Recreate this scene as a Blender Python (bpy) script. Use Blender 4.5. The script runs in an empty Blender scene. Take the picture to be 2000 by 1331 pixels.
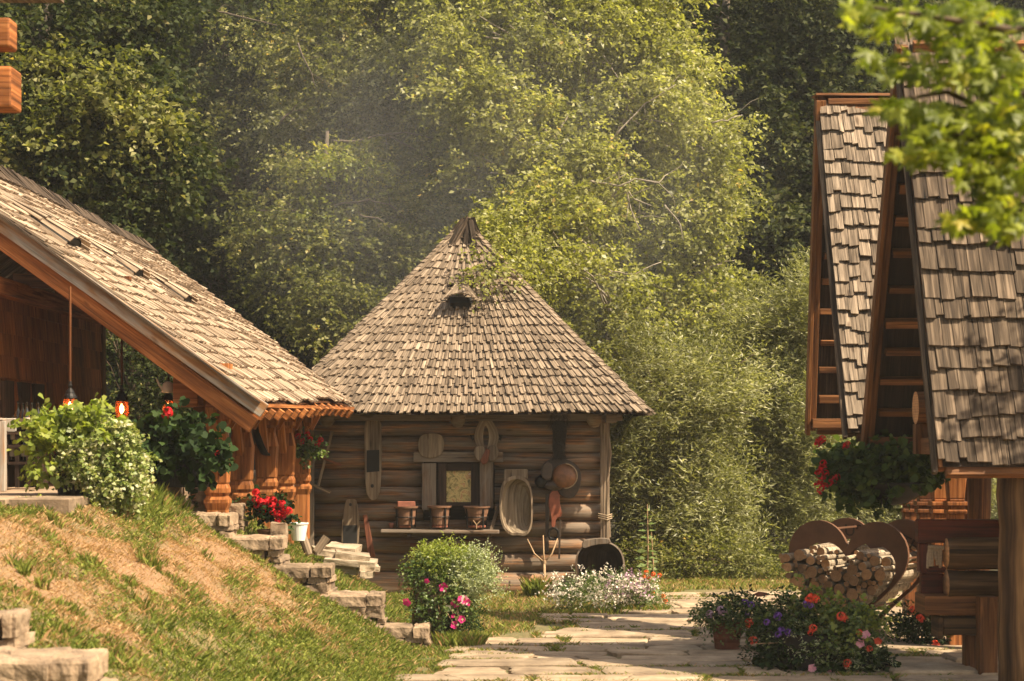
import bpy, bmesh, math, random
import numpy as np
from math import sin, cos, pi, radians, sqrt
from mathutils import Vector, Matrix, Euler
random.seed(7); RS = np.random.RandomState(11)
SC = bpy.context.scene; COL = SC.collection
# ------------------------------------------------------------------ camera / world / sun / exposure
F = 3889.0; HZ = 850.0; HC = 2.39          # focal in photo px, horizon row, eye height (m)
cd = bpy.data.cameras.new('camera'); cam = bpy.data.objects.new('camera', cd); COL.objects.link(cam)
cd.sensor_width = 36; cd.lens = F/2000*36; cd.shift_y = (HZ-665.5)/2000
cd.clip_start = .1; cd.clip_end = 2000
cam.location = (0, 0, HC); cam.rotation_euler = (pi/2, 0, 0)
cd.dof.use_dof = True; cd.dof.focus_distance = 29.5; cd.dof.aperture_fstop = 3.4
SC.camera = cam
SUN_EL = radians(51); SUN_AZ = radians(118)      # azimuth from +Y towards +X
w = bpy.data.worlds.new('World'); SC.world = w; w.use_nodes = True
nt = w.node_tree; bg = nt.nodes['Background']
sky = nt.nodes.new('ShaderNodeTexSky'); sky.sky_type = 'NISHITA'; sky.sun_disc = False
sky.sun_elevation = SUN_EL; sky.sun_rotation = SUN_AZ; sky.air_density = 1.2; sky.dust_density = 2.5
tint = nt.nodes.new('ShaderNodeMix'); tint.data_type = 'RGBA'; tint.blend_type = 'MULTIPLY'
tint.inputs[0].default_value = 1; tint.inputs[7].default_value = (1.0, .84, .66, 1)
nt.links.new(sky.outputs[0], tint.inputs[6]); nt.links.new(tint.outputs[2], bg.inputs[0])
bg.inputs[1].default_value = .115
sd = bpy.data.lights.new('sun', 'SUN'); so = bpy.data.objects.new('sun', sd); COL.objects.link(so)
sd.energy = 4.8; sd.angle = radians(.5); sd.color = (1, .86, .64)
sv = Vector((sin(SUN_AZ)*cos(SUN_EL), cos(SUN_AZ)*cos(SUN_EL), sin(SUN_EL)))
so.rotation_euler = sv.to_track_quat('Z', 'Y').to_euler(); so.location = sv*60
SC.view_settings.view_transform = 'Standard'; SC.view_settings.look = 'None'
SC.view_settings.exposure = 1.27; SC.view_settings.gamma = 1
cy = SC.cycles; cy.max_bounces = 6; cy.diffuse_bounces = 3; cy.glossy_bounces = 2; cy.transmission_bounces = 4
cy.transparent_max_bounces = 4; cy.volume_bounces = 1; cy.caustics_reflective = False; cy.caustics_refractive = False

# ------------------------------------------------------------------ helpers
def X(px, d): return (px-1000)/F*d
def Z(py, d): return HC+(HZ-py)/F*d
def W(px, py, d): return Vector((X(px, d), d, Z(py, d)))
def rnd(a, b): return random.uniform(a, b)
def clamp(x, a, b): return max(a, min(b, x))

def tag(o, label=None, cat=None, group=None, kind=None):
    if label: o['label'] = label
    if cat: o['category'] = cat
    if group: o['group'] = group
    if kind: o['kind'] = kind
    return o
def thing(name, loc, label, cat, group=None, rz=0):
    o = bpy.data.objects.new(name, None); COL.objects.link(o); o.empty_display_size = .2
    o.location = loc; o.rotation_euler = (0, 0, rz)
    o['_inv'] = 0; del o['_inv']
    return tag(o, label, cat, group)
def link(o, parent=None):
    COL.objects.link(o)
    if parent is not None: o.parent = parent
    return o
def under(o, root):      # geometry authored in world coordinates, parented to an Empty that is already placed
    o.parent = root
    m = Matrix.Identity(4); p = root
    while p is not None:
        m = p.matrix_basis @ m if p.parent is None else p.matrix_parent_inverse @ p.matrix_basis @ m
        p = p.parent
    o.matrix_parent_inverse = m.inverted()
    return o

class MB:
    def __init__(s): s.v = []; s.f = []; s.uv = []; s.mi = []; s.r = []
    def add(s, vs, fs, uvs=None, mi=0, r=None):
        b = len(s.v); s.v += [tuple(v) for v in vs]
        if r is None: r = random.random()
        ox, oy = rnd(0, 50), rnd(0, 50)
        for k, f in enumerate(fs):
            s.f.append([b+i for i in f]); s.mi.append(mi if not isinstance(mi, list) else mi[k]); s.r.append(r)
            if uvs is None:
                p0 = Vector(vs[f[0]]); e = (Vector(vs[f[1]])-p0)
                n = Vector((0, 0, 0))
                for q in range(1, len(f)-1): n += (Vector(vs[f[q]])-p0).cross(Vector(vs[f[q+1]])-p0)
                n = n.normalized() if n.length > 1e-12 else Vector((0, 0, 1))
                e = e.normalized() if e.length > 1e-9 else Vector((1, 0, 0)); t = n.cross(e)
                s.uv.append([((Vector(vs[i])-p0).dot(e)+ox, (Vector(vs[i])-p0).dot(t)+oy) for i in f])
            else: s.uv.append([(u+ox, v+oy) for u, v in uvs[k]])
    def frame_box(s, o, ax, sz, mi=0, r=None, jit=0, tap=1.0):
        # ax: 3 unit vectors; sz: 3 sizes. tap scales the +0 end
        a, b, c = ax; co = []; L = []
        for i in (-.5, .5):
            for j in (-.5, .5):
                for k in (-.5, .5):
                    t = tap if i > 0 else 1
                    q = (i*sz[0], j*sz[1]*t, k*sz[2]*t)
                    L.append(q)
                    p = Vector(o)+a*q[0]+b*q[1]+c*q[2]
                    if jit: p += Vector((rnd(-jit, jit), rnd(-jit, jit), rnd(-jit, jit)))
                    co.append(p)
        fs = [(0, 1, 3, 2), (4, 6, 7, 5), (0, 4, 5, 1), (2, 3, 7, 6), (0, 2, 6, 4), (1, 5, 7, 3)]
        m = max(range(3), key=lambda q: sz[q]); ot = [q for q in range(3) if q != m]
        uvs = []
        for n, f in enumerate(fs):
            nax = n//2
            if nax == m: uvs.append([(L[i][ot[0]]*.15, L[i][ot[1]]) for i in f])
            else:
                o2 = [q for q in ot if q != nax][0]
                uvs.append([(L[i][m], L[i][o2]+(n*.7)) for i in f])
        s.add(co, fs, uvs, mi, r)
    def box(s, c, sz, rot=(0, 0, 0), mi=0, r=None, jit=0):
        M = Euler(rot).to_matrix()
        s.frame_box(c, [M.col[0], M.col[1], M.col[2]], sz, mi, r, jit)
    def bar(s, p0, p1, wd, ht, up=(0, 0, 1), mi=0, r=None, jit=0, tap=1.0):
        p0 = Vector(p0); p1 = Vector(p1); a = (p1-p0); L = a.length; a.normalize()
        b = Vector(up).cross(a)
        if b.length < 1e-4: b = Vector((1, 0, 0)).cross(a)
        b.normalize(); c = a.cross(b)
        s.frame_box((p0+p1)/2, [a, b, c], (L, wd, ht), mi, r, jit, tap)
    def tube(s, pts, rad, n=8, mi=0, cap=None, r=None, jit=0, sq=1.0):
        pts = [Vector(p) for p in pts]
        if not hasattr(rad, '__len__'): rad = [rad]*len(pts)
        vs = []; uvs = []; L = [0]
        for i in range(1, len(pts)): L.append(L[-1]+(pts[i]-pts[i-1]).length)
        ref = None; jr = [1+rnd(-jit, jit) for _ in range(n)]
        for i, p in enumerate(pts):
            t = (pts[min(i+1, len(pts)-1)]-pts[max(i-1, 0)]).normalized()
            if ref is None: ref = Vector((0, 0, 1)) if abs(t.z) < .9 else Vector((1, 0, 0))
            b = t.cross(ref).normalized(); c = b.cross(t).normalized(); ref = c
            for k in range(n):
                a = 2*pi*k/n; rr = rad[i]*jr[k]*(1+rnd(-jit, jit)*.35)
                vs.append(p+b*cos(a)*rr+c*sin(a)*rr*sq)
        fs = []; R0 = sum(rad)/len(rad)
        for i in range(len(pts)-1):
            for k in range(n):
                k2 = (k+1) % n
                fs.append((i*n+k, i*n+k2, (i+1)*n+k2, (i+1)*n+k))
                va, vb = k*2*pi/n*R0, (k+1)*2*pi/n*R0
                uvs.append([(L[i], va), (L[i], vb), (L[i+1], vb), (L[i+1], va)])
        mis = [mi]*len(fs)
        cm = mi if cap is None else cap
        for base, rev in ((0, True), ((len(pts)-1)*n, False)):
            fc = tuple(range(base, base+n)); fc = fc[::-1] if rev else fc
            fs.append(fc); mis.append(cm)
            Rr = rad[0] if rev else rad[-1]
            uvs.append([(cos(2*pi*(i-base)/n)*Rr, sin(2*pi*(i-base)/n)*Rr) for i in fc])
        s.add(vs, fs, uvs, mis, r)
    def prism(s, pts, d0, d1, axis='y', mi=0, r=None, edge=None, flipuv=False):
        # pts: 2D outline in (x,z), extruded from y=d0 to y=d1 (closed polygon, may be concave)
        n = len(pts); vs = [(p[0], d0, p[1]) for p in pts]+[(p[0], d1, p[1]) for p in pts]
        fs = [tuple(range(n)), tuple(range(2*n-1, n-1, -1))]
        def U(p): return (p[1], p[0]) if not flipuv else (p[0], p[1])
        uvs = [[U(pts[i]) for i in range(n)], [U(pts[i-n]) for i in range(2*n-1, n-1, -1)]]
        for i in range(n):
            j = (i+1) % n
            fs.append((i, i+n, j+n, j)); e = sqrt((pts[i][0]-pts[j][0])**2+(pts[i][1]-pts[j][1])**2)
            uvs.append([(0, 0), (0, d1-d0), (e, d1-d0), (e, 0)])
        em = mi if edge is None else edge
        s.add(vs, fs, uvs, [mi, mi]+[em]*n, r)
    def lathe(s, prof, o, n=20, sx=1, sy=1, mi=0, r=None, M=None):
        vs = []; fs = []; uvs = []
        for (rr, z) in prof:
            for k in range(n):
                a = 2*pi*k/n; q = Vector((cos(a)*rr*sx, sin(a)*rr*sy, z))
                if M is not None: q = M @ q
                vs.append(Vector(o)+q)
        for i in range(len(prof)-1):
            for k in range(n):
                k2 = (k+1) % n
                fs.append((i*n+k, i*n+k2, (i+1)*n+k2, (i+1)*n+k))
                u0, u1 = k/n*1.2, (k+1)/n*1.2
                uvs.append([(u0, prof[i][1]), (u1, prof[i][1]), (u1, prof[i+1][1]), (u0, prof[i+1][1])])
        s.add(vs, fs, uvs, mi, r)
    def build(s, name, mats, parent=None, smooth=False, bevel=0, world=True):
        me = bpy.data.meshes.new(name); me.from_pydata(s.v, [], s.f)
        if not isinstance(mats, (list, tuple)): mats = [mats]
        for m in mats: me.materials.append(m)
        me.polygons.foreach_set('material_index', s.mi)
        ul = me.uv_layers.new(name='uv'); flat = [c for f in s.uv for u in f for c in u]
        ul.data.foreach_set('uv', flat)
        at = me.attributes.new('rnd', 'FLOAT', 'FACE'); at.data.foreach_set('value', s.r)
        if smooth: me.polygons.foreach_set('use_smooth', [True]*len(s.f))
        me.update()
        o = bpy.data.objects.new(name, me); COL.objects.link(o)
        if parent is not None: under(o, parent) if world else setattr(o, 'parent', parent)
        if bevel:
            b = o.modifiers.new('bevel', 'BEVEL'); b.width = bevel; b.segments = 2; b.limit_method = 'ANGLE'; b.angle_limit = radians(35)
        if smooth:
            pass
        return o

# ------------------------------------------------------------------ materials
def newmat(name):
    m = bpy.data.materials.new(name); m.use_nodes = True
    n = m.node_tree.nodes; l = m.node_tree.links
    return m, n, l, n['Principled BSDF']
def ramp(n, pts):
    r = n.new('ShaderNodeValToRGB'); e = r.color_ramp.elements
    while len(e) < len(pts): e.new(.5)
    for i, (p, c) in enumerate(pts): e[i].position = p; e[i].color = (*c, 1) if len(c) == 3 else c
    return r
def noise(n, l, vec, sc, det=4, rough=.55, dist=0):
    t = n.new('ShaderNodeTexNoise'); t.inputs['Scale'].default_value = sc; t.inputs['Detail'].default_value = det
    t.inputs['Roughness'].default_value = rough; t.inputs['Distortion'].default_value = dist
    if vec is not None: l.new(vec, t.inputs['Vector'])
    return t.outputs['Fac']
def mapping(n, l, vec, sc):
    m = n.new('ShaderNodeMapping'); m.inputs['Scale'].default_value = sc; l.new(vec, m.inputs['Vector']); return m.outputs[0]
def mixc(n, l, fac, a, b, mode='MIX'):
    m = n.new('ShaderNodeMix'); m.data_type = 'RGBA'; m.blend_type = mode
    for i, x in ((0, fac), (6, a), (7, b)):
        if hasattr(x, 'links'): l.new(x, m.inputs[i])
        else: m.inputs[i].default_value = x if i == 0 else ((*x, 1) if len(x) == 3 else x)
    return m.outputs[2]
def attr(n, name):
    a = n.new('ShaderNodeAttribute'); a.attribute_name = name; return a
def mth(n, l, op, a, b=None, c=None):
    m = n.new('ShaderNodeMath'); m.operation = op
    for i, x in enumerate((a, b, c)):
        if x is None: continue
        if hasattr(x, 'links'): l.new(x, m.inputs[i])
        else: m.inputs[i].default_value = x
    return m.outputs[0]

def wood(name, dark, mid, light, grain=1.0, rough=.75, crack=.5, var=.35, bump=.4, grey=None, greyamt=.5):
    m, n, l, b = newmat(name)
    uv = n.new('ShaderNodeUVMap'); uv.uv_map = 'uv'
    g1 = noise(n, l, mapping(n, l, uv.outputs[0], (1.6*grain, 34*grain, 1)), 1, 5, .6, .6)
    g2 = noise(n, l, mapping(n, l, uv.outputs[0], (.8, 5, 1)), 1, 3, .5, .8)
    cr = noise(n, l, mapping(n, l, uv.outputs[0], (1.1*grain, 55*grain, 1)), 1, 2, .5, .3)
    r1 = ramp(n, [(.30, dark), (.5, mid), (.72, light)]); l.new(g1, r1.inputs[0])
    a = attr(n, 'rnd')
    val = mth(n, l, 'MULTIPLY_ADD', a.outputs['Fac'], 2*var, 1-var)
    v2 = mth(n, l, 'MULTIPLY_ADD', g2, 1.3, .35)
    hsv = n.new('ShaderNodeHueSaturation'); l.new(r1.outputs[0], hsv.inputs['Color'])
    l.new(mth(n, l, 'MULTIPLY', val, v2), hsv.inputs['Value'])
    col = hsv.outputs[0]
    if grey:
        gg = noise(n, l, mapping(n, l, uv.outputs[0], (1.3, 7, 1)), 1, 4, .6, .4)
        rr = ramp(n, [(.42-.15*greyamt, (0, 0, 0)), (.62-.15*greyamt, (1, 1, 1))]); l.new(gg, rr.inputs[0])
        col = mixc(n, l, rr.outputs[0], col, mixc(n, l, g1, [c*.45 for c in grey], [min(1, c*1.5) for c in grey]))
    cc = ramp(n, [(.30, (1-crack,)*3), (.37, (1, 1, 1))]); l.new(cr, cc.inputs[0])
    col = mixc(n, l, 1.0, col, cc.outputs[0], 'MULTIPLY')
    kn = noise(n, l, mapping(n, l, uv.outputs[0], (2.6, 8.5, 1)), 1, 1, .4, .2); kr = ramp(n, [(.70, (1, 1, 1)), (.76, (.38, .33, .30))]); l.new(kn, kr.inputs[0])
    st = noise(n, l, mapping(n, l, uv.outputs[0], (.35, 2.2, 1)), 1, 5, .7, .5); sr = ramp(n, [(.38, (.62, .60, .58)), (.58, (1.08, 1.08, 1.08))]); l.new(st, sr.inputs[0])
    col = mixc(n, l, 1.0, mixc(n, l, .8, col, kr.outputs[0], 'MULTIPLY'), sr.outputs[0], 'MULTIPLY')
    l.new(col, b.inputs['Base Color']); b.inputs['Roughness'].default_value = rough
    b.inputs['Specular IOR Level'].default_value = .2
    bp = n.new('ShaderNodeBump'); bp.inputs['Strength'].default_value = bump; bp.inputs['Distance'].default_value = .01
    l.new(mth(n, l, 'MULTIPLY', g1, cc.outputs[0]), bp.inputs['Height']); l.new(bp.outputs[0], b.inputs['Normal'])
    return m
def plain(name, col, rough=.6, metal=0, var=.25, sc=12, bump=.15, spec=.4):
    m, n, l, b = newmat(name)
    tc = n.new('ShaderNodeTexCoord')
    f = noise(n, l, tc.outputs['Object'], sc, 5, .6)
    r = ramp(n, [(.3, [c*(1-var) for c in col]), (.7, [min(1, c*(1+var)) for c in col])]); l.new(f, r.inputs[0])
    l.new(r.outputs[0], b.inputs['Base Color']); b.inputs['Roughness'].default_value = rough
    b.inputs['Metallic'].default_value = metal; b.inputs['Specular IOR Level'].default_value = spec
    if bump:
        bp = n.new('ShaderNodeBump'); bp.inputs['Strength'].default_value = bump; bp.inputs['Distance'].default_value = .01
        l.new(f, bp.inputs['Height']); l.new(bp.outputs[0], b.inputs['Normal'])
    return m
def leafmat(name, stops, trans=.35, rough=.45, spec=.5, tcol=(1.3, 1.35, .55)):
    m, n, l, b = newmat(name)
    a = attr(n, 'rnd'); r = ramp(n, stops); l.new(a.outputs['Fac'], r.inputs[0])
    l.new(r.outputs[0], b.inputs['Base Color']); b.inputs['Roughness'].default_value = rough
    b.inputs['Specular IOR Level'].default_value = spec
    t = n.new('ShaderNodeBsdfTranslucent')
    l.new(mixc(n, l, 1.0, r.outputs[0], tcol, 'MULTIPLY'), t.inputs[0])
    mx = n.new('ShaderNodeMixShader'); mx.inputs[0].default_value = trans
    l.new(b.outputs[0], mx.inputs[1]); l.new(t.outputs[0], mx.inputs[2])
    l.new(mx.outputs[0], n['Material Output'].inputs['Surface'])
    return m
def emis(name, col, st):
    m, n, l, b = newmat(name); b.inputs['Base Color'].default_value = (*col, 1)
    b.inputs['Emission Color'].default_value = (*col, 1); b.inputs['Emission Strength'].default_value = st
    return m

M = {}
M['logdark'] = wood('weathered_log', (.045, .020, .008), (.24, .112, .046), (.52, .26, .115), grain=.7, crack=.85, var=.32, bump=.6, grey=(.20, .15, .108), greyamt=.45)
M['hutplank'] = wood('old_plank', (.04, .024, .014), (.14, .085, .05), (.28, .18, .11), crack=.7, var=.2, bump=.5, grey=(.19, .15, .115), greyamt=.6)
M['frame'] = wood('dark_window_wood', (.012, .008, .006), (.035, .02, .012), (.07, .042, .026), crack=.5, var=.2)
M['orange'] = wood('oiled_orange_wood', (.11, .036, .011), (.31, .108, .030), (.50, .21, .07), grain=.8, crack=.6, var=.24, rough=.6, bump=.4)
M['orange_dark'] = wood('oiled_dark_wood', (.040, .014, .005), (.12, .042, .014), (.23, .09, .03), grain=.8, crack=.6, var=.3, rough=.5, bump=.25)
M['rakegrey'] = wood('greyed_rake_wood', (.16, .06, .02), (.34, .17, .07), (.46, .27, .13), grain=.8, crack=.3, var=.12, grey=(.36, .32, .27), greyamt=.35, bump=.2)
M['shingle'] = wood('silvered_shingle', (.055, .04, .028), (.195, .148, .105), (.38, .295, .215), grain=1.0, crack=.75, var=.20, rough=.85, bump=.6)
M['shingle_left'] = wood('sunlit_shingle', (.09, .062, .043), (.33, .245, .17), (.52, .41, .295), grain=1.0, crack=.7, var=.18, rough=.85, bump=.6)  # paler shingle copy, sun on the left roof put into its colour
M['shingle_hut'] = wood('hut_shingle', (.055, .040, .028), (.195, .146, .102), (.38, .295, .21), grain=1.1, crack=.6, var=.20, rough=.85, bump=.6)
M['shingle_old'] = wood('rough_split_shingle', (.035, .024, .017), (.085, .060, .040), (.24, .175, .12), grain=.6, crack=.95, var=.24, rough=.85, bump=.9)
M['brownbeam'] = wood('brown_beam', (.05, .02, .008), (.16, .065, .022), (.30, .13, .045), grain=.8, crack=.5, var=.2, rough=.6, bump=.4)
M['redbeam'] = wood('red_brown_beam', (.03, .006, .003), (.09, .016, .007), (.15, .03, .012), grain=.8, crack=.4, var=.2, rough=.5, bump=.3)
M['splitlog'] = wood('split_log_face', (.018, .009, .004), (.085, .044, .018), (.20, .115, .05), grain=.35, crack=.8, var=.25, rough=.7, bump=.8)  # darkened to put shade over the bench and post into the colour
M['pale'] = wood('pale_worn_wood', (.09, .062, .04), (.22, .16, .108), (.33, .26, .18), grain=.8, crack=.55, var=.15, rough=.8, bump=.3)
M['palered'] = wood('red_brown_board', (.07, .025, .014), (.17, .06, .035), (.26, .11, .06), grain=.8, crack=.4, var=.15, rough=.8, bump=.3)
M['thatch'] = wood('dark_thatch', (.02, .013, .009), (.06, .042, .028), (.14, .10, .07), grain=1.5, crack=.6, var=.35, rough=.9, bump=.8)
M['soot_and_hole'] = plain('soot_and_hole_black', (.012, .011, .010), .8, var=.4)  # black of scorched wood, also the painted shade of holes
M['iron'] = plain('black_iron', (.015, .013, .012), .5, metal=.6, var=.3)
M['clay'] = plain('fired_clay', (.17, .085, .048), .7, var=.35, sc=9, bump=.3)
M['clayred'] = plain('red_clay', (.24, .085, .05), .8, var=.3, sc=14, bump=.3)
M['leather'] = plain('worn_leather', (.15, .062, .024), .5, var=.4, sc=16, bump=.4)
M['leatherdk'] = plain('dark_leather', (.045, .028, .018), .5, var=.4, sc=14, bump=.4)
M['leatherred'] = plain('red_leather', (.20, .055, .025), .55, var=.25, sc=12, bump=.3)
M['fur'] = plain('matted_fur', (.05, .038, .028), .95, var=.6, sc=60, bump=.8)
M['corten'] = plain('rusted_steel', (.125, .055, .026), .65, metal=.15, var=.22, sc=7, bump=.1)
M['corten_dk'] = plain('rust_shadow', (.03, .014, .008), .8, var=.2)
M['potblack'] = plain('black_plastic_pot', (.014, .012, .011), .55, var=.3)
M['potgrey'] = plain('grey_plastic_pot', (.06, .055, .05), .6, var=.3)
M['potwhite'] = plain('white_pot', (.75, .73, .68), .4, var=.05, bump=0)
M['enamel'] = plain('white_enamel', (.6, .58, .52), .25, var=.1, bump=0)
M['paper'] = plain('off_white_board', (.45, .42, .35), .8, var=.12, sc=5, bump=0)
M['bottle'] = plain('dark_glass_bottle', (.012, .014, .010), .12, var=.2, bump=0, spec=.8)
M['labelp'] = plain('bottle_label', (.42, .37, .29), .7, var=.1, bump=0)
M['bark'] = plain('bark', (.09, .07, .05), .9, var=.5, sc=18, bump=.8)
M['barkpale'] = plain('pale_bark', (.26, .22, .17), .85, var=.45, sc=14, bump=.5)
M['twig'] = plain('twig_bark', (.10, .07, .045), .9, var=.4, sc=20, bump=.3)
M['rope'] = plain('rope_fibre', (.30, .22, .14), .9, var=.3, sc=60, bump=.4)
M['stake'] = plain('peeled_stick', (.34, .22, .12), .7, var=.2, sc=20, bump=.2)
M['bulb'] = emis('glowing_filament', (1, .50, .18), 14)

def birch_mats():
    m, n, l, b = newmat('birch_bark'); uv = n.new('ShaderNodeUVMap'); uv.uv_map = 'uv'
    f = noise(n, l, mapping(n, l, uv.outputs[0], (26, 5, 1)), 1, 4, .6, .5)
    r = ramp(n, [(.34, (.05, .032, .02)), (.42, (.30, .225, .15)), (.66, (.52, .42, .30))]); l.new(f, r.inputs[0])
    a = attr(n, 'rnd'); hs = n.new('ShaderNodeHueSaturation'); l.new(r.outputs[0], hs.inputs['Color'])
    l.new(mth(n, l, 'MULTIPLY_ADD', a.outputs['Fac'], .6, .55), hs.inputs['Value'])
    l.new(hs.outputs[0], b.inputs['Base Color']); b.inputs['Roughness'].default_value = .7
    M['birch'] = m
    m, n, l, b = newmat('cut_log_end'); uv = n.new('ShaderNodeUVMap'); uv.uv_map = 'uv'
    tc = n.new('ShaderNodeTexCoord')
    f = noise(n, l, tc.outputs['Object'], 25, 4, .6)
    w_ = n.new('ShaderNodeTexWave'); w_.wave_type = 'RINGS'; w_.rings_direction = 'Y'; w_.inputs['Scale'].default_value = 22
    w_.inputs['Distortion'].default_value = 2.0; l.new(tc.outputs['Object'], w_.inputs['Vector'])
    r = ramp(n, [(.25, (.27, .115, .042)), (.75, (.52, .28, .12))]); l.new(f, r.inputs[0])
    c = mixc(n, l, .25, r.outputs[0], w_.outputs[0], 'MULTIPLY')
    oi = n.new('ShaderNodeObjectInfo'); hs = n.new('ShaderNodeHueSaturation'); l.new(c, hs.inputs['Color'])
    l.new(mth(n, l, 'MULTIPLY_ADD', oi.outputs['Random'], .8, .55), hs.inputs['Value'])
    l.new(hs.outputs[0], b.inputs['Base Color']); b.inputs['Roughness'].default_value = .8
    M['cut'] = m
birch_mats()

def stonemat(name, a_, b_, c_):
    m, n, l, b = newmat(name); tc = n.new('ShaderNodeTexCoord')
    f1 = noise(n, l, tc.outputs['Object'], 3.2, 6, .62); f2 = noise(n, l, tc.outputs['Object'], 40, 4, .6)
    r = ramp(n, [(.3, a_), (.52, b_), (.72, c_)]); l.new(f1, r.inputs[0])
    at = attr(n, 'rnd'); hs = n.new('ShaderNodeHueSaturation')
    l.new(mixc(n, l, .35, r.outputs[0], ramp_out(n, l, f2), 'MULTIPLY'), hs.inputs['Color'])
    l.new(mth(n, l, 'MULTIPLY_ADD', at.outputs['Fac'], .45, .78), hs.inputs['Value'])
    l.new(hs.outputs[0], b.inputs['Base Color']); b.inputs['Roughness'].default_value = .88
    bp = n.new('ShaderNodeBump'); bp.inputs['Strength'].default_value = .6; bp.inputs['Distance'].default_value = .03
    l.new(mth(n, l, 'ADD', f1, mth(n, l, 'MULTIPLY', f2, .3)), bp.inputs['Height']); l.new(bp.outputs[0], b.inputs['Normal'])
    return m
def ramp_out(n, l, f):
    r = ramp(n, [(.25, (.45, .43, .40)), (.6, (1, 1, 1))]); l.new(f, r.inputs[0]); return r.outputs[0]
M['stone'] = stonemat('sandstone', (.13, .088, .055), (.265, .185, .115), (.39, .285, .185))
M['flag'] = stonemat('flagstone', (.16, .108, .065), (.31, .225, .14), (.43, .325, .215))
M['palestone'] = stonemat('pale_stone_slab', (.20, .15, .10), (.36, .28, .19), (.48, .39, .28))

def groundmat():
    m, n, l, b = newmat('soil_and_grass_floor'); tc = n.new('ShaderNodeTexCoord')
    f1 = noise(n, l, tc.outputs['Object'], .9, 5, .6); f2 = noise(n, l, tc.outputs['Object'], 14, 5, .65)
    r = ramp(n, [(.3, (.06, .075, .018)), (.5, (.13, .115, .04)), (.7, (.25, .155, .075))])
    l.new(mth(n, l, 'MULTIPLY_ADD', f2, .45, mth(n, l, 'MULTIPLY', f1, .55)), r.inputs[0])
    at = attr(n, 'dry'); dry = mixc(n, l, f2, (.13, .075, .036), (.34, .20, .10))
    c = mixc(n, l, at.outputs['Fac'], r.outputs[0], dry); c = mixc(n, l, attr(n, 'forest_dark').outputs['Fac'], c, mixc(n, l, f2, (.012, .012, .006), (.05, .04, .02)))  # ground turns darker towards the wooded slope behind
    l.new(c, b.inputs['Base Color']); b.inputs['Roughness'].default_value = .95
    bp = n.new('ShaderNodeBump'); bp.inputs['Strength'].default_value = .9; bp.inputs['Distance'].default_value = .04
    l.new(f2, bp.inputs['Height']); l.new(bp.outputs[0], b.inputs['Normal'])
    return m
M['ground'] = groundmat()
def panemat():
    m, n, l, b = newmat('mottled_pane'); tc = n.new('ShaderNodeTexCoord')  # mottled ochre and green noise on a glossy pane
    f = noise(n, l, tc.outputs['Object'], 11, 5, .7, .8)
    r = ramp(n, [(.3, (.10, .10, .05)), (.43, (.34, .26, .10)), (.52, (.62, .48, .2)), (.60, (.42, .18, .07)), (.72, (.65, .6, .42))]); l.new(f, r.inputs[0])
    l.new(r.outputs[0], b.inputs['Base Color']); b.inputs['Roughness'].default_value = .15
    return m
M['pane'] = panemat()

L = {}
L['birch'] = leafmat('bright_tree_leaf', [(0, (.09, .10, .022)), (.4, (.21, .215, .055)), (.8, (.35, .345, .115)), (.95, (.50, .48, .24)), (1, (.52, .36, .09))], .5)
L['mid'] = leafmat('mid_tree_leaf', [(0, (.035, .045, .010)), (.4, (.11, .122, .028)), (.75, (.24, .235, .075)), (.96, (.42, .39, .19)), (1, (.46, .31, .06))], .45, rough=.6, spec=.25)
L['dark'] = leafmat('shaded_tree_leaf', [(0, (.012, .020, .006)), (.55, (.032, .045, .012)), (.87, (.10, .11, .038)), (1, (.28, .25, .11))], .35, rough=.7, spec=.15)  # leaf colour darkened to carry the shade of neighbouring trees
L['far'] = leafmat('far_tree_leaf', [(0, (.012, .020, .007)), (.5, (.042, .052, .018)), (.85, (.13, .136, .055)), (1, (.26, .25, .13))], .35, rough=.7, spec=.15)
L['yellow'] = leafmat('yellowing_leaf', [(0, (.10, .13, .02)), (.6, (.24, .26, .035)), (1, (.44, .38, .05))], .5)
L['willow'] = leafmat('willow_leaf', [(0, (.07, .075, .024)), (.4, (.17, .175, .065)), (.75, (.33, .325, .16)), (1, (.58, .55, .36))], .42, rough=.45, spec=.4)
L['maple'] = leafmat('maple_leaf', [(0, (.07, .10, .008)), (.5, (.18, .215, .014)), (.93, (.32, .36, .03)), (1, (.40, .33, .04))], .55)
L['ivy'] = leafmat('variegated_leaf', [(0, (.04, .08, .012)), (.25, (.13, .18, .03)), (.5, (.26, .30, .09)), (.72, (.42, .42, .22)), (1, (.60, .55, .38))], .3)
L['lime'] = leafmat('lime_leaf', [(0, (.09, .13, .02)), (.5, (.24, .29, .05)), (1, (.46, .48, .13))], .45)
L['geran'] = leafmat('geranium_leaf', [(0, (.008, .018, .005)), (.6, (.022, .044, .010)), (1, (.05, .082, .02))], .25, rough=.7, spec=.15)  # dark green carries painted shade for the geranium planter
L['shrub'] = leafmat('shrub_leaf', [(0, (.03, .06, .012)), (.5, (.09, .14, .03)), (.85, (.19, .24, .07)), (1, (.36, .34, .15))], .35)
L['basket'] = leafmat('basket_geranium_leaf', [(0, (.015, .03, .008)), (.5, (.05, .085, .018)), (1, (.13, .18, .045))], .3, rough=.65, spec=.2)
L['dusty'] = leafmat('silver_leaf', [(0, (.18, .21, .10)), (.5, (.36, .40, .22)), (1, (.60, .60, .42))], .35)
L['grass'] = leafmat('grass_blade', [(0, (.055, .08, .010)), (.3, (.14, .175, .026)), (.55, (.29, .30, .06)), (.66, (.34, .22, .085)), (.82, (.44, .25, .115)), (1, (.62, .40, .215))], .35, rough=.6, spec=.2, tcol=(1.1, 1.15, .7))
def petal(name, a, b_, tr=.3): return leafmat(name, [(0, a), (1, b_)], tr, rough=.6, spec=.2, tcol=(1.1, 1, 1))
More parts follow.
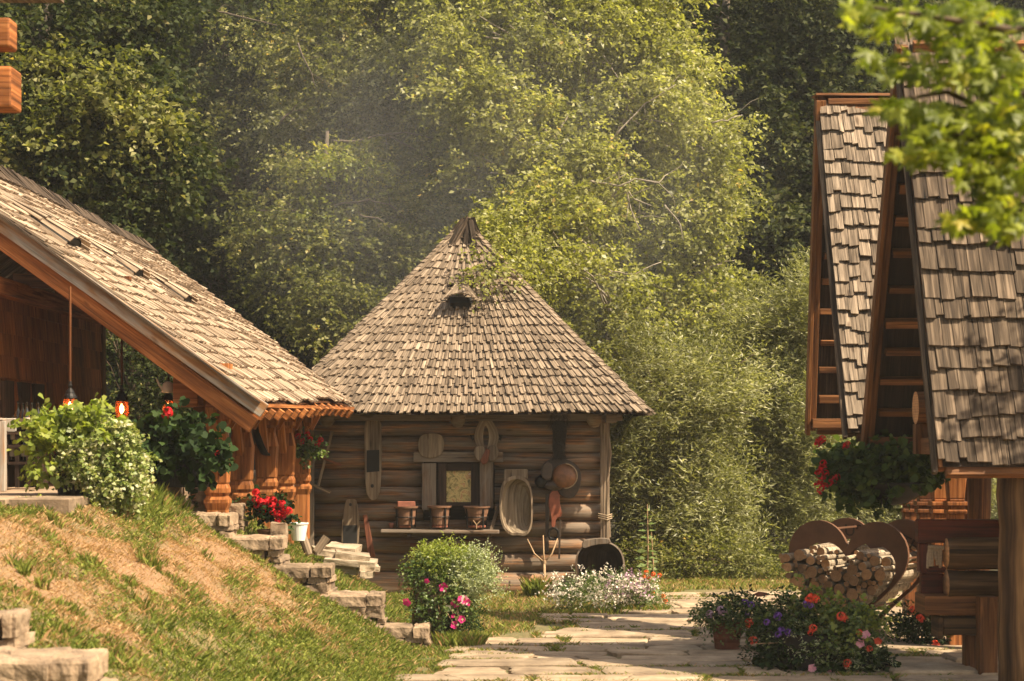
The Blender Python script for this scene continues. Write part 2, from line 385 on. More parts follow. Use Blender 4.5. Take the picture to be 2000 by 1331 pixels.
L['red'] = petal('red_petal', (.38, .004, .008), (.75, .02, .03)); L['coral'] = petal('coral_petal', (.7, .06, .03), (.95, .17, .08))
L['pink'] = petal('pink_petal', (.75, .25, .35), (.95, .5, .55)); L['magenta'] = petal('magenta_petal', (.42, .01, .12), (.75, .05, .25))
L['violet'] = petal('violet_petal', (.09, .03, .22), (.25, .12, .45)); L['white'] = petal('white_petal', (.72, .64, .50), (.92, .84, .72))
L['lilac'] = petal('lilac_petal', (.35, .2, .3), (.6, .42, .5)); L['orangef'] = petal('orange_petal', (.7, .08, .02), (.9, .2, .04))

TEX = bpy.data.textures.new('rough', 'CLOUDS'); TEX.noise_scale = .12; TEX.noise_depth = 3
def roughen(o, lv=3, st=.035):
    for m in list(o.modifiers): o.modifiers.remove(m)
    m = o.modifiers.new('sub', 'SUBSURF'); m.subdivision_type = 'SIMPLE'; m.levels = m.render_levels = lv
    m = o.modifiers.new('rough', 'DISPLACE'); m.texture = TEX; m.strength = st; m.mid_level = .5; m.texture_coords = 'GLOBAL'
    return o
# ------------------------------------------------------------------ numpy meshes: leaves, grass
def npmesh(name, V, per, mats, r=None, extra=None, parent=None, mi=None):
    V = np.ascontiguousarray(V, dtype=np.float32).reshape(-1, 3); n = len(V)//per
    me = bpy.data.meshes.new(name)
    me.vertices.add(n*per); me.vertices.foreach_set('co', V.ravel())
    me.loops.add(n*per); me.loops.foreach_set('vertex_index', np.arange(n*per, dtype=np.int32))
    me.polygons.add(n); me.polygons.foreach_set('loop_start', np.arange(0, n*per, per, dtype=np.int32))
    for m in (mats if isinstance(mats, (list, tuple)) else [mats]): me.materials.append(m)
    me.update(calc_edges=True)
    if r is not None:
        a = me.attributes.new('rnd', 'FLOAT', 'FACE'); a.data.foreach_set('value', np.ascontiguousarray(r, dtype=np.float32))
    if mi is not None: me.polygons.foreach_set('material_index', np.ascontiguousarray(mi, dtype=np.int32))
    o = bpy.data.objects.new(name, me); COL.objects.link(o)
    if parent is not None: under(o, parent)
    return o
def unit(a): return a/np.maximum(np.linalg.norm(a, axis=1, keepdims=True), 1e-9)
def leafquads(P, D, N, ln, wd, fold=.25):
    D = unit(D); S = unit(np.cross(D, N)); N2 = np.cross(S, D)
    ln = ln[:, None]; wd = wd[:, None]
    mid = P+D*ln*.45+N2*wd*fold
    return np.stack([P, mid+S*wd*.5, P+D*ln-N2*ln*.08, mid-S*wd*.5], axis=1)
def leafhex(P, D, N, ln, wd, fold=.2):
    D = unit(D); S = unit(np.cross(D, N)); N2 = np.cross(S, D); ln = ln[:, None]; wd = wd[:, None]; up = N2*wd*fold
    return np.stack([P, P+D*ln*.22+S*wd*.5+up, P+D*ln*.72+S*wd*.48+up, P+D*ln-N2*ln*.05, P+D*ln*.72-S*wd*.48+up, P+D*ln*.22-S*wd*.5+up], axis=1)
def sprays(clumps, nspray, per, slen, llen, lwid, droop=.5, sub=.45, flat=.6, shell=.45, updown=.5, seed=1, subn=None, shape=None):
    """leafy twigs gathered in sub-clumps spread through ellipsoids; returns quads and a random value per leaf"""
    R = np.random.RandomState(seed)
    C = np.array([c[0] for c in clumps], float); Rd = np.array([c[1] for c in clumps], float)
    wt = np.array([(c[2] if len(c) > 2 else 1.0) for c in clumps])*np.prod(Rd, axis=1)**(.72); wt /= wt.sum()
    if subn is None: subn = max(12, nspray//28)
    ci = R.choice(len(C), subn, p=wt)
    d = unit(R.normal(size=(subn, 3))); rr = shell+(1-shell)*R.rand(subn, 1)**.6
    SCn = C[ci]+d*rr*Rd[ci]; tone = R.rand(subn)
    si = R.randint(0, subn, nspray)
    P0 = SCn[si]+R.normal(size=(nspray, 3))*np.array([sub, sub, sub*flat])
    out = unit((P0-C[ci[si]])/Rd[ci[si]])
    SD = unit(out*.8+R.normal(size=(nspray, 3))*.55+np.array([0, 0, .15]))
    t = (np.arange(per)+.5)/per
    T = np.tile(t, nspray); SI = np.repeat(np.arange(nspray), per)
    sl = slen*(.6+.8*R.rand(nspray))[SI]
    P = P0[SI]+SD[SI]*(T*sl)[:, None]+np.array([0, 0, -1.])*(droop*(T**2)*sl)[:, None]
    tang = unit(SD[SI]+np.array([0, 0, -1.])*(2*droop*T)[:, None])
    side = unit(np.cross(tang, R.normal(size=(len(P), 3))*.3+np.array([0, 0, 1.])))
    sg = np.where((np.arange(len(P)) % 2) == 0, 1., -1.)[:, None]
    D = unit(tang*.7+side*sg*.8+R.normal(size=P.shape)*.3)
    N = unit(np.array([0, 0, 1.])*updown+R.normal(size=P.shape)*.6+out[SI]*.3)
    sc = .65+.7*R.rand(len(P))
    V = (leafhex if shape == 'hex' else leafquads)(P+R.normal(size=P.shape)*llen*.25, D, N, llen*sc, lwid*sc)
    r = np.clip(tone[si][SI]*.45+R.rand(len(P))*.55+R.normal(size=len(P))*.05, 0, 1)
    return V.reshape(-1, 3), r

# ------------------------------------------------------------------ terrain
def hnoise(x, y):
    return (np.sin(x*1.3+y*.7)+np.sin(x*.6-y*1.1+2)+np.sin(x*2.7+y*2.1+1)*.4+np.sin(x*4.9-y*3.7)*.2)/2.6
_T = np.random.RandomState(77).rand(256, 256)*2-1
def vnoise(x, y):
    x = np.asarray(x, float); y = np.asarray(y, float); xi = np.floor(x).astype(int); yi = np.floor(y).astype(int); fx = x-xi; fy = y-yi
    fx = fx*fx*(3-2*fx); fy = fy*fy*(3-2*fy); g = lambda i, j: _T[i % 256, j % 256]
    return (g(xi, yi)*(1-fx)+g(xi+1, yi)*fx)*(1-fy)+(g(xi, yi+1)*(1-fx)+g(xi+1, yi+1)*fx)*fy
def fbm(x, y, o=4): return sum(vnoise(x*2**k+17*k, y*2**k+31*k)*.55**k for k in range(o))
def sstep(a, b, t):
    t = np.clip((t-a)/(b-a), 0, 1); return t*t*(3-2*t)
def H(x, y):
    x = np.asarray(x, float); y = np.asarray(y, float)
    toe = -1.12-.75*sstep(23.5, 29.5, y)
    s = np.clip((toe-x), -2, 40)
    hill = np.minimum(np.maximum(0, s)*.60, 1.72)
    hill = np.minimum(hill+.09*fbm(x*1.3, y*1.1, 5)*np.clip(s, 0, 1), 1.76)
    side = hill
    side = side-.17*np.exp(-((y-22.5)/.55)**2)*np.clip(s*2, 0, 1)*(x > -4.3)
    right = .0*x
    back = .36*np.maximum(0, y-39)
    back = np.where(y > 85, .36*46+ (y-85)*.12, back)
    z = side+right+back*1.0
    z = np.where(y > 300, z*1.0, z)
    return z+.012*hnoise(x*3, y*3)*(1-sstep(-1.2, -.9, x)*.7)
def dryness(x, y):
    # straw-coloured swathe across the middle of the bank
    s = (-1.12-x); 
    a = np.exp(-((s-(1.55+.13*(22-y)))/(.80+.04*(22-y)))**2)*sstep(23.0, 21.2, y)
    a = a+.5*np.exp(-((s-3.3)/.5)**2)*sstep(17, 15, y)
    n = fbm(x*2.6+4, y*1.0, 6)
    return np.clip(a*1.2+n*.60-.26, 0, 1)*(1-.8*np.exp(-((y-22.3)/.8)**2))
def axis_lines(lo, flo, fhi, hi, st, grow=1.35):
    a = list(np.arange(flo, fhi+1e-6, st)); s = st; p = fhi
    while p < hi: s *= grow; p += s; a.append(p)
    s = st; p = flo
    while p > lo: s *= grow; p -= s; a.insert(0, p)
    return np.array(a)
gx = axis_lines(-500, -8, 8, 500, .14); gy = axis_lines(-60, 9, 34, 900, .14)
GX, GY = np.meshgrid(gx, gy); GZ = H(GX, GY)
V = np.stack([GX, GY, GZ], -1).reshape(-1, 3); nx, ny = len(gx), len(gy)
I = np.arange(nx*ny).reshape(ny, nx)
Q = np.stack([I[:-1, :-1], I[:-1, 1:], I[1:, 1:], I[1:, :-1]], -1).reshape(-1, 4)
me = bpy.data.meshes.new('ground'); me.vertices.add(len(V)); me.vertices.foreach_set('co', V.astype(np.float32).ravel())
me.loops.add(Q.size); me.loops.foreach_set('vertex_index', Q.astype(np.int32).ravel())
me.polygons.add(len(Q)); me.polygons.foreach_set('loop_start', np.arange(0, Q.size, 4, dtype=np.int32)); me.materials.append(M['ground'])
me.update(calc_edges=True); a = me.attributes.new('dry', 'FLOAT', 'POINT')
fl = me.attributes.new('forest_dark', 'FLOAT', 'POINT'); fl.data.foreach_set('value', sstep(33.5, 36, V[:, 1]).astype(np.float32)); a = me.attributes['dry']
dr = dryness(V[:, 0], V[:, 1])*(V[:, 0] < -1)*(V[:, 1] < 27)
a.data.foreach_set('value', dr.astype(np.float32)); me.polygons.foreach_set('use_smooth', [True]*len(Q))
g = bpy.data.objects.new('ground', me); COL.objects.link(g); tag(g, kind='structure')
def Hs(x, y): return float(H(x, y))

# grass -------------------------------------------------------------------------------------------
def blades(x, y, z, h, wd, r, lean, R):
    n = len(x); a = R.rand(n)*2*pi; la = R.rand(n)*2*pi
    B = np.stack([x, y, z], 1); S = np.stack([np.cos(a), np.sin(a), 0*a], 1)*wd[:, None]*.5
    Ld = np.stack([np.cos(la), np.sin(la), 0*la], 1)*(lean*h)[:, None]
    up = np.stack([0*h, 0*h, h], 1)
    return np.stack([B-S, B+S, B+up*.62+Ld*.38+S*.6, B+up+Ld], 1)
def in_path(x, y):
    # edge of the paved path, x of its left side at depth y
    le = np.interp(y, [10, 19, 22.2, 22.7, 24, 26, 27.6, 29, 30.6], [-1.2, -1.12, -.95, -.6, 0.0, .7, 1.3, 2.0, 2.6])
    le = le+.22*hnoise(x*2.2+1, y*2.9)
    re = np.interp(y, [10, 19, 22, 22.6, 24, 28, 30.6], [9, 9, 9, 9, 9, 9, 9])
    return (x > le) & (x < re) & (y < 30.7)
def grass():
    R = np.random.RandomState(3)
    # bank
    n = 420000
    y = 9.5+R.rand(n)**.9*21; s = R.rand(n)*5.2; x = -1.0-s
    keep = (x > -.275*y-.2) & ~((x < -4.0) & (y > 18.3)) & (y < 30)
    x, y = x[keep], y[keep]; n = len(x)
    dr = dryness(x, y); u = R.rand(n)
    cl = np.clip(fbm(x*3.3+2, y*2.9)*.6+.5, 0, 1)
    keep = u < (1.0-.1*dr)
    x, y, dr, cl = x[keep], y[keep], dr[keep], cl[keep]; n = len(x)
    h = (.012+.032*R.rand(n)**1.5+.035*cl*(1-dr))*(1-.35*dr)*1.0
    isdry = R.rand(n) < np.clip(dr*1.15+.05, 0, .93)
    h = np.where(isdry, h*1.2, h); r = np.where(isdry, .64+.36*R.rand(n), .56*R.rand(n))
    V1 = blades(x, y, H(x, y)-.005, h, .0045+.004*R.rand(n), r, .2+1.3*R.rand(n)*(1+.6*dr), R); r1 = r
    o = npmesh('grass', V1, 4, L['grass'], r1); tag(o, 'short green grass and dry straw-coloured grass growing over the sloping bank', 'grass', kind='stuff')
    # flat lawn between path and hut, and beyond the path, and in joints
    n = 150000
    y = 19+R.rand(n)*16; x = -1.5+R.rand(n)*9.5
    keep = ~in_path(x, y) & (x < .27*y+.5) & ~((y > 29.8) & (x < 1.6) & (y < 35))
    jx = (x > -1.2) & in_path(x, y)
    x, y = x[keep], y[keep]; n = len(x)
    cl = np.clip(fbm(x*2.3+2, y*1.7)*.6+.5, 0, 1)
    h = .015+.045*R.rand(n)**1.6+.04*cl
    r = np.where(R.rand(n) < .22+.25*(1-cl), .6+.35*R.rand(n), .15+.42*R.rand(n))
    V2 = blades(x, y, H(x, y)-.005, h, .007+.006*R.rand(n), r, .3+.9*R.rand(n), R)
    o = npmesh('lawn', V2, 4, L['grass'], r); tag(o, 'patchy trodden lawn on the flat ground between the log hut and the flagstones', 'grass', kind='stuff')
    # tall tufts: edges of steps, foot of hut, pots
    T = []
    for (px, py, d, rad, hh, cnt) in [(330, 945, 22.0, .22, .20, 500), (285, 985, 21.4, .22, .18, 600), (255, 995, 21.6, .2, .15, 400), (470, 1020, 24.2, .35, .12, 500), (440, 975, 23.2, .2, .1, 300), (690, 1120, 24.5, .4, .16, 700),
                                   (570, 1080, 23.3, .15, .16, 300), (600, 1090, 23.6, .3, .14, 500), (900, 1250, 22.5, .28, .20, 900), (830, 1215, 23, .3, .12, 500), (1045, 1165, 29.3, .12, .35, 260), (1255, 1185, 26.9, .35, .15, 500),
                                   (1190, 1190, 26.8, .5, .12, 500), (1120, 1190, 26.8, .5, .08, 400), (770, 1190, 25, .35, .12, 500), (740, 1240, 22.4, .4, .10, 500), (620, 1130, 22.3, .5, .10, 900), (480, 1080, 22.0, .5, .10, 900), (700, 1200, 22, .4, .12, 700), (1560, 1290, 20.6, .6, .07, 500), (845, 1272, 21.6, .32, .06, 900), (828, 1300, 20.7, .28, .06, 800), (862, 1256, 22.2, .3, .07, 800), (815, 1325, 19.8, .25, .05, 600)]+[(rnd(20, 620), 0, rnd(11.5, 22), rnd(.05, .16), rnd(.06, .13), int(rnd(60, 220))) for _ in range(75)]:
        x0 = X(px, d); k = cnt; a = R.rand(k)*2*pi; q = np.sqrt(R.rand(k))*rad
        x = x0+np.cos(a)*q; y = d+np.sin(a)*q
        h = hh*(.4+.6*R.rand(k))
        r = np.where(R.rand(k) < .15, .66+.2*R.rand(k), .1+.45*R.rand(k))
        T.append((blades(x, y, H(x, y)-.01, h, .009+.008*R.rand(k), r, .2+.6*R.rand(k), R), r))
    o = npmesh('tall_grass', np.concatenate([t[0] for t in T]), 4, L['grass'], np.concatenate([t[1] for t in T])); tag(o, 'longer tufts of green grass beside the stone steps, pots and hut wall', 'grass', kind='stuff')
    # broad weeds on the bank
    n = 150000; y = 10+R.rand(n)*17; x = -1.05-R.rand(n)*4.9
    cl = 1.3*fbm(x*2.3+5, y*1.9)+.15; keep = (cl > -.15) & (x > -.275*y) & ~((x < -4.0) & (y > 18.3)) & (dryness(x, y) < .62)
    edge = R.rand(n) < .25
    x, y = x[keep | (edge & (dryness(x, y) < .15) & (x > -4))], y[keep | (edge & (dryness(x, y) < .15) & (x > -4))]; n = len(x)
    P = np.stack([x, y, H(x, y)+.02+.04*R.rand(n)], 1); D = R.normal(size=(n, 3)); D[:, 2] *= .7; D[:, 2] += .3
    N = R.normal(size=(n, 3))*.4+np.array([0, 0, 1.]); ln = (.014+.030*R.rand(n)**2)**(1+.8*(R.rand(n) > .85))
    o = npmesh('weeds', leafquads(P, D, N, ln, ln*.5), 4, L['grass'], .12+.46*R.rand(n)); tag(o, 'low broad-leaved weeds mixed into the grass of the bank', 'weeds', kind='stuff')
grass()

# ------------------------------------------------------------------ paved path of irregular flagstones
def irregular_slab(mb, pts, ztop, th, jit=.012, bev=.02, mi=0):
    """convex-ish outline (x,y) -> slab with a chamfered rim"""
    n = len(pts); c = Vector((sum(p[0] for p in pts)/n, sum(p[1] for p in pts)/n))
    tilt = (rnd(-.012, .012), rnd(-.012, .012))
    def zz(p, z): return z+(p[0]-c.x)*tilt[0]+(p[1]-c.y)*tilt[1]
    inn = [(p[0]+(c.x-p[0])*.06, p[1]+(c.y-p[1])*.06) for p in pts]
    vs = [(p[0], p[1], zz(p, ztop)) for p in inn]+[(p[0], p[1], zz(p, ztop-bev)) for p in pts]+[(p[0], p[1], zz(p, ztop-th)) for p in pts]
    fs = [tuple(range(n))]
    for i in range(n):
        j = (i+1) % n; fs += [(i, i+n, j+n, j), (i+n, i+2*n, j+2*n, j+n)]
    fs.append(tuple(range(3*n-1, 2*n-1, -1)))
    mb.add(vs, fs, None, mi)
def rough_outline(pts, k=3, j=.03):
    out = []
    for i, p in enumerate(pts):
        q = pts[(i+1) % len(pts)]; L_ = sqrt((q[0]-p[0])**2+(q[1]-p[1])**2)
        out.append((p[0]+(rnd(-j, j)), p[1]+rnd(-j, j)))
        for t in range(1, k):
            f = t/k+rnd(-.08, .08); out.append((p[0]+(q[0]-p[0])*f+rnd(-j, j), p[1]+(q[1]-p[1])*f+rnd(-j, j)))
    return out
def path():
    mb = MB(); R = random.Random(5); y = 10.0; row = 0; jointpts = []
    ys = []
    while y < 30.6: ys.append(y); y += R.uniform(.42, .85)
    for i in range(len(ys)-1):
        y0, y1 = ys[i], ys[i+1]; x = -3.0+R.uniform(0, .6)
        while x < 8:
            wd = R.uniform(.6, 1.9); xm = x+wd/2; ym = (y0+y1)/2
            if bool(in_path(np.array(xm), np.array(ym))) and (xm > -.95 or y1 < 20) and xm > -1.15:
                gp = .028; a = R.uniform(-.05, .05); b2 = R.uniform(-.07, .07)
                pts = [(x+gp+a, y0+gp+R.uniform(-.05, .05)), (x+wd-gp+b2, y0+gp+R.uniform(-.05, .05)), (x+wd-gp-b2, y1-gp+R.uniform(-.05, .05)), (x+gp-a, y1-gp+R.uniform(-.05, .05))]
                if R.random() < .3 and wd > .8:
                    t = R.uniform(.4, .6); A = (pts[0][0]*(1-t)+pts[1][0]*t, pts[0][1]*(1-t)+pts[1][1]*t); t2 = R.uniform(.35, .65)
                    B = (pts[3][0]*(1-t2)+pts[2][0]*t2, pts[3][1]*(1-t2)+pts[2][1]*t2)
                    polys = [[pts[0], (A[0]-.012, A[1]), (B[0]-.012, B[1]), pts[3]], [(A[0]+.012, A[1]), pts[1], pts[2], (B[0]+.012, B[1])]]
                else: polys = [pts]
                for p in polys: irregular_slab(mb, rough_outline(p, 5, .03), .035+R.uniform(-.010, .016), .08, bev=.010)
                for _ in range(16): jointpts.append((x+R.gauss(0, .03), R.uniform(y0, y1)))
                for _ in range(30): jointpts.append((R.uniform(x, x+wd), y0+R.gauss(0, .03)))
            x += wd
    o = mb.build('path', M['flag']); tag(o, kind='structure')
    J = np.array(jointpts); Rr = np.random.RandomState(8); J = np.repeat(J, 10, axis=0)+Rr.normal(size=(len(J)*10, 2))*.032
    pn = 1.2*fbm(J[:, 0]*1.1+3, J[:, 1]*.9); keep = (pn > .05) | ((J[:, 0] < 1.3) & (J[:, 1] > 22.4) & (pn > -.5)); J = J[keep]; n = len(J)
    r = np.where(Rr.rand(n) < .2, .65+.2*Rr.rand(n), .1+.45*Rr.rand(n))
    V_ = blades(J[:, 0], J[:, 1], H(J[:, 0], J[:, 1])+.0, .035+.035*Rr.rand(n), .007+.005*Rr.rand(n), r, .5+.8*Rr.rand(n), Rr)
    o = npmesh('joint_grass', V_, 4, L['grass'], r); tag(o, 'grass growing in the joints between the flagstones of the path', 'grass', kind='stuff')
path()

# terrace in front of and inside the open porch
def terrace():
    mb = MB(); R = random.Random(9)
    y = 18.4
    while y < 33:
        dy = R.uniform(.6, .9); x = -14
        xe = -4.08 if y < 22.4 else -3.72
        while x < xe-.1:
            wd = min(R.uniform(.8, 1.4), xe-x)
            if xe-(x+wd) < .35: wd = xe-x
            p = [(x+.012, y+.012), (x+wd-.012, y+.012), (x+wd-.012, y+dy-.012), (x+.012, y+dy-.012)]
            irregular_slab(mb, rough_outline(p, 3, .01), 1.80+R.uniform(-.005, .008), .22, bev=.012)
            x += wd
        y += dy
    o = mb.build('terrace', M['stone']); tag(o, kind='structure')
terrace()

# ------------------------------------------------------------------ dry-stone steps edging the bank
def stone_step(px0, px1, py, d, zbot, depth, label, small=2, big=False, lab='stone step'):
    x0, x1 = X(px0, d), X(px1, d); zt = Z(py, d)
    t = thing('stone_step', ((x0+x1)/2, d, zbot), label, 'stone step', 'dry-laid stone steps climbing the grassy bank')
    mb = MB(); xm = x0+(x1-x0)*rnd(.66, .8) if not big else x1
    pieces = [(x0, xm), (xm, x1)] if not big else [(x0, x1)]
    th = .13
    for (a, b) in pieces:
        irregular_slab(mb, rough_outline([(a+.008, d-depth/2), (b-.008, d-depth/2+rnd(-.03, .03)), (b-.008, d+depth/2), (a+.008, d+depth/2)], 4, .014), zt, th, bev=.018)
    roughen(mb.build('tread', M['stone'], t), 3, .045)
    mb = MB(); z = zt-th
    while z > zbot:
        h = rnd(.05, .10); x = x0+.02+rnd(0, .04)
        while x < x1-.05:
            wd = min(rnd(.07, .24), x1-x)
            mb.box((x+wd/2, d+.01, z-h/2), (wd*.93, depth*.92, h*.9), (rnd(-.03, .03), rnd(-.05, .05), rnd(-.12, .12)), jit=.018)
            x += wd
        z -= h
    roughen(mb.build('riser_stones', M['stone'], t), 3, .06)
STEPS = [(290, 372, 950, 22.9, 1.25, .6, 'topmost block of the stone steps, by the grass tuft at the terrace'),
         (345, 458, 1003, 22.7, 1.0, .6, 'second stone step from the terrace, with small stacked stones beneath'),
         (450, 557, 1048, 22.7, .75, .6, 'third stone step down, with a thick cracked slab, left of the red geraniums'),
         (525, 652, 1103, 22.65, .4, .6, 'fourth stone step down, beside the heap of pale slabs'),
         (640, 750, 1158, 22.6, .1, .6, 'fifth stone step down, with a layered broken edge'),
         (724, 840, 1220, 22.5, -.05, .5, 'lowest stone step, a thin slab at the foot of the bank')]
for s in STEPS: stone_step(s[0]-22, *s[1:])
stone_step(378, 434, 957, 23.3, 1.3, .3, 'squared stone block standing behind the topmost step, in front of the first post', big=True)
stone_step(425, 478, 985, 23.5, 1.2, .3, 'small flat stone block between the step and the second carved post', big=True)
stone_step(-60, 47, 1197, 11.6, .95, .35, 'stack of small stones at the left edge of the bank')
stone_step(-80, 198, 1278, 11.0, .6, .6, 'large slab in the near left corner of the bank')
def block(name, px0, px1, py0, py1, d, depth, mat, label, cat, rot=(0, 0, 0), group=None):
    x0, x1 = X(px0, d), X(px1, d); z1, z0 = Z(py0, d), Z(py1, d)
    mb = MB(); mb.box(((x0+x1)/2, d, (z0+z1)/2), (x1-x0, depth, z1-z0), rot, jit=.008)
    o = roughen(mb.build(name, mat), 3, .04); return tag(o, label, cat, group)
block('stone_block', 530, 560, 1022, 1052, 23.2, .25, M['stone'], 'small upright squared stone below the red geraniums', 'stone')
SL = [(612, 652, 1072, 1084, 26.0, .5, (.05, .12, .2), 'thin pale slab at the upper left of the heap of slabs'), (640, 700, 1066, 1080, 26.2, .45, (.1, .1, -.1), 'pale slab topmost in the heap by the hut'), (655, 722, 1080, 1092, 25.9, .5, (.05, .14, .1), 'broad pale slab sliding off the right side of the heap'),
      (635, 735, 1092, 1104, 25.8, .5, (.02, .08, 0), 'long pale slab across the middle of the heap'), (700, 740, 1105, 1116, 25.7, .3, (0, .05, .2), 'short slab propped under the right end of the heap'), (705, 730, 1116, 1128, 25.6, .25, (0, 0, 0), 'lowest small stone under the right end of the heap'), (650, 700, 1100, 1120, 25.9, .4, (0, .1, 0), 'thick slab under the left end of the heap')]
for a_ in SL: block('stone_slab', a_[0], a_[1], a_[2], a_[3], a_[4], a_[5], M['palestone'], a_[7], 'stone slab', a_[6], 'heap of pale slabs by the hut')
for (px, py0, py1, rz, lb) in [(596, 1042, 1085, .35, 'short upright wooden stump beside the heap of slabs'), (628, 1046, 1082, -.6, 'short round wooden billet leaning over the heap of slabs')]:
    d = 25.6; mb = MB(); c = W(px, (py0+py1)/2, d); hl = (py1-py0)/F*d/2; dv = Vector((-sin(rz), .1, cos(rz)))*hl
    mb.tube([c-dv, c+dv], .055, 10, 0, 1, jit=.08); o = mb.build('wood_billet', [M['pale'], M['cut']]); tag(o, lb, 'wood billet')
# ------------------------------------------------------------------ shingled roofs
def shingle(mb, A, B, C, D, n, th, lift, mi=0, wob=.0):
    A, B, C, D = A+n*(lift+rnd(-wob, wob)), B+n*(lift+rnd(-wob, wob)), C, D
    vs = [A, B, C, D, A+n*th, B+n*th, C+n*th*.6, D+n*th*.6]
    L_ = (D-A).length; Wd = (B-A).length; u = [(0, 0), (0, Wd), (L_, Wd), (L_, 0)]
    fs = [(4, 5, 6, 7), (0, 1, 5, 4), (1, 2, 6, 5), (3, 0, 4, 7), (2, 3, 7, 6), (3, 2, 1, 0)]
    uvs = [u, [(0, 0), (0, Wd), (.02, Wd), (.02, 0)], [(0, 0), (L_, 0), (L_, .02), (0, .02)], [(L_, 0), (0, 0), (0, .02), (L_, .02)], [(0, 0), (0, Wd), (.02, Wd), (.02, 0)], u]
    mb.add(vs, fs, uvs, mi)
def roof_patch(P, Lu, Lv, rowh, w0, w1, th, lift, ragged, mat, name, parent, over=1.7, wob=0, teeth=0, skip=None):
    """P(u,v) -> Vector, u along the eave, v up the slope"""
    mb = MB(); rows = int(round(Lv/rowh)); R = random
    for r in range(rows):
        v = r/rows; u = rnd(-.5, 0)*w0/Lu; k = 0
        waver = [rnd(-ragged, ragged)*.9 for _ in range(12)]
        while u < 1:
            wd = rnd(w0, w1)/Lu; ua, ub = max(0, u), min(1, u+wd)
            if ub-ua > .2*w0/Lu:
                dv = (rnd(-ragged, ragged)*.45+waver[int(ua*11)]+(teeth if k % 2 else 0))/Lv
                va = max(v+dv, -.02); vb = min(1.0, v+over/rows)
                g = .03*(ub-ua)
                A, B, C, D = P(ua+g, va), P(ub-g, va+rnd(-ragged, ragged)*.25/Lv), P(ub-g, vb), P(ua+g, vb)
                n = (B-A).cross(D-A).normalized()
                if n.z < 0: n = -n
                if skip is None or not skip((ua+ub)/2, va): shingle(mb, A, B, C, D, n, th*rnd(.7, 1.3), lift, wob=wob)
            u += wd; k += 1
    return mb.build(name, mat, parent)
def lerp(a, b, t): return a+(b-a)*t

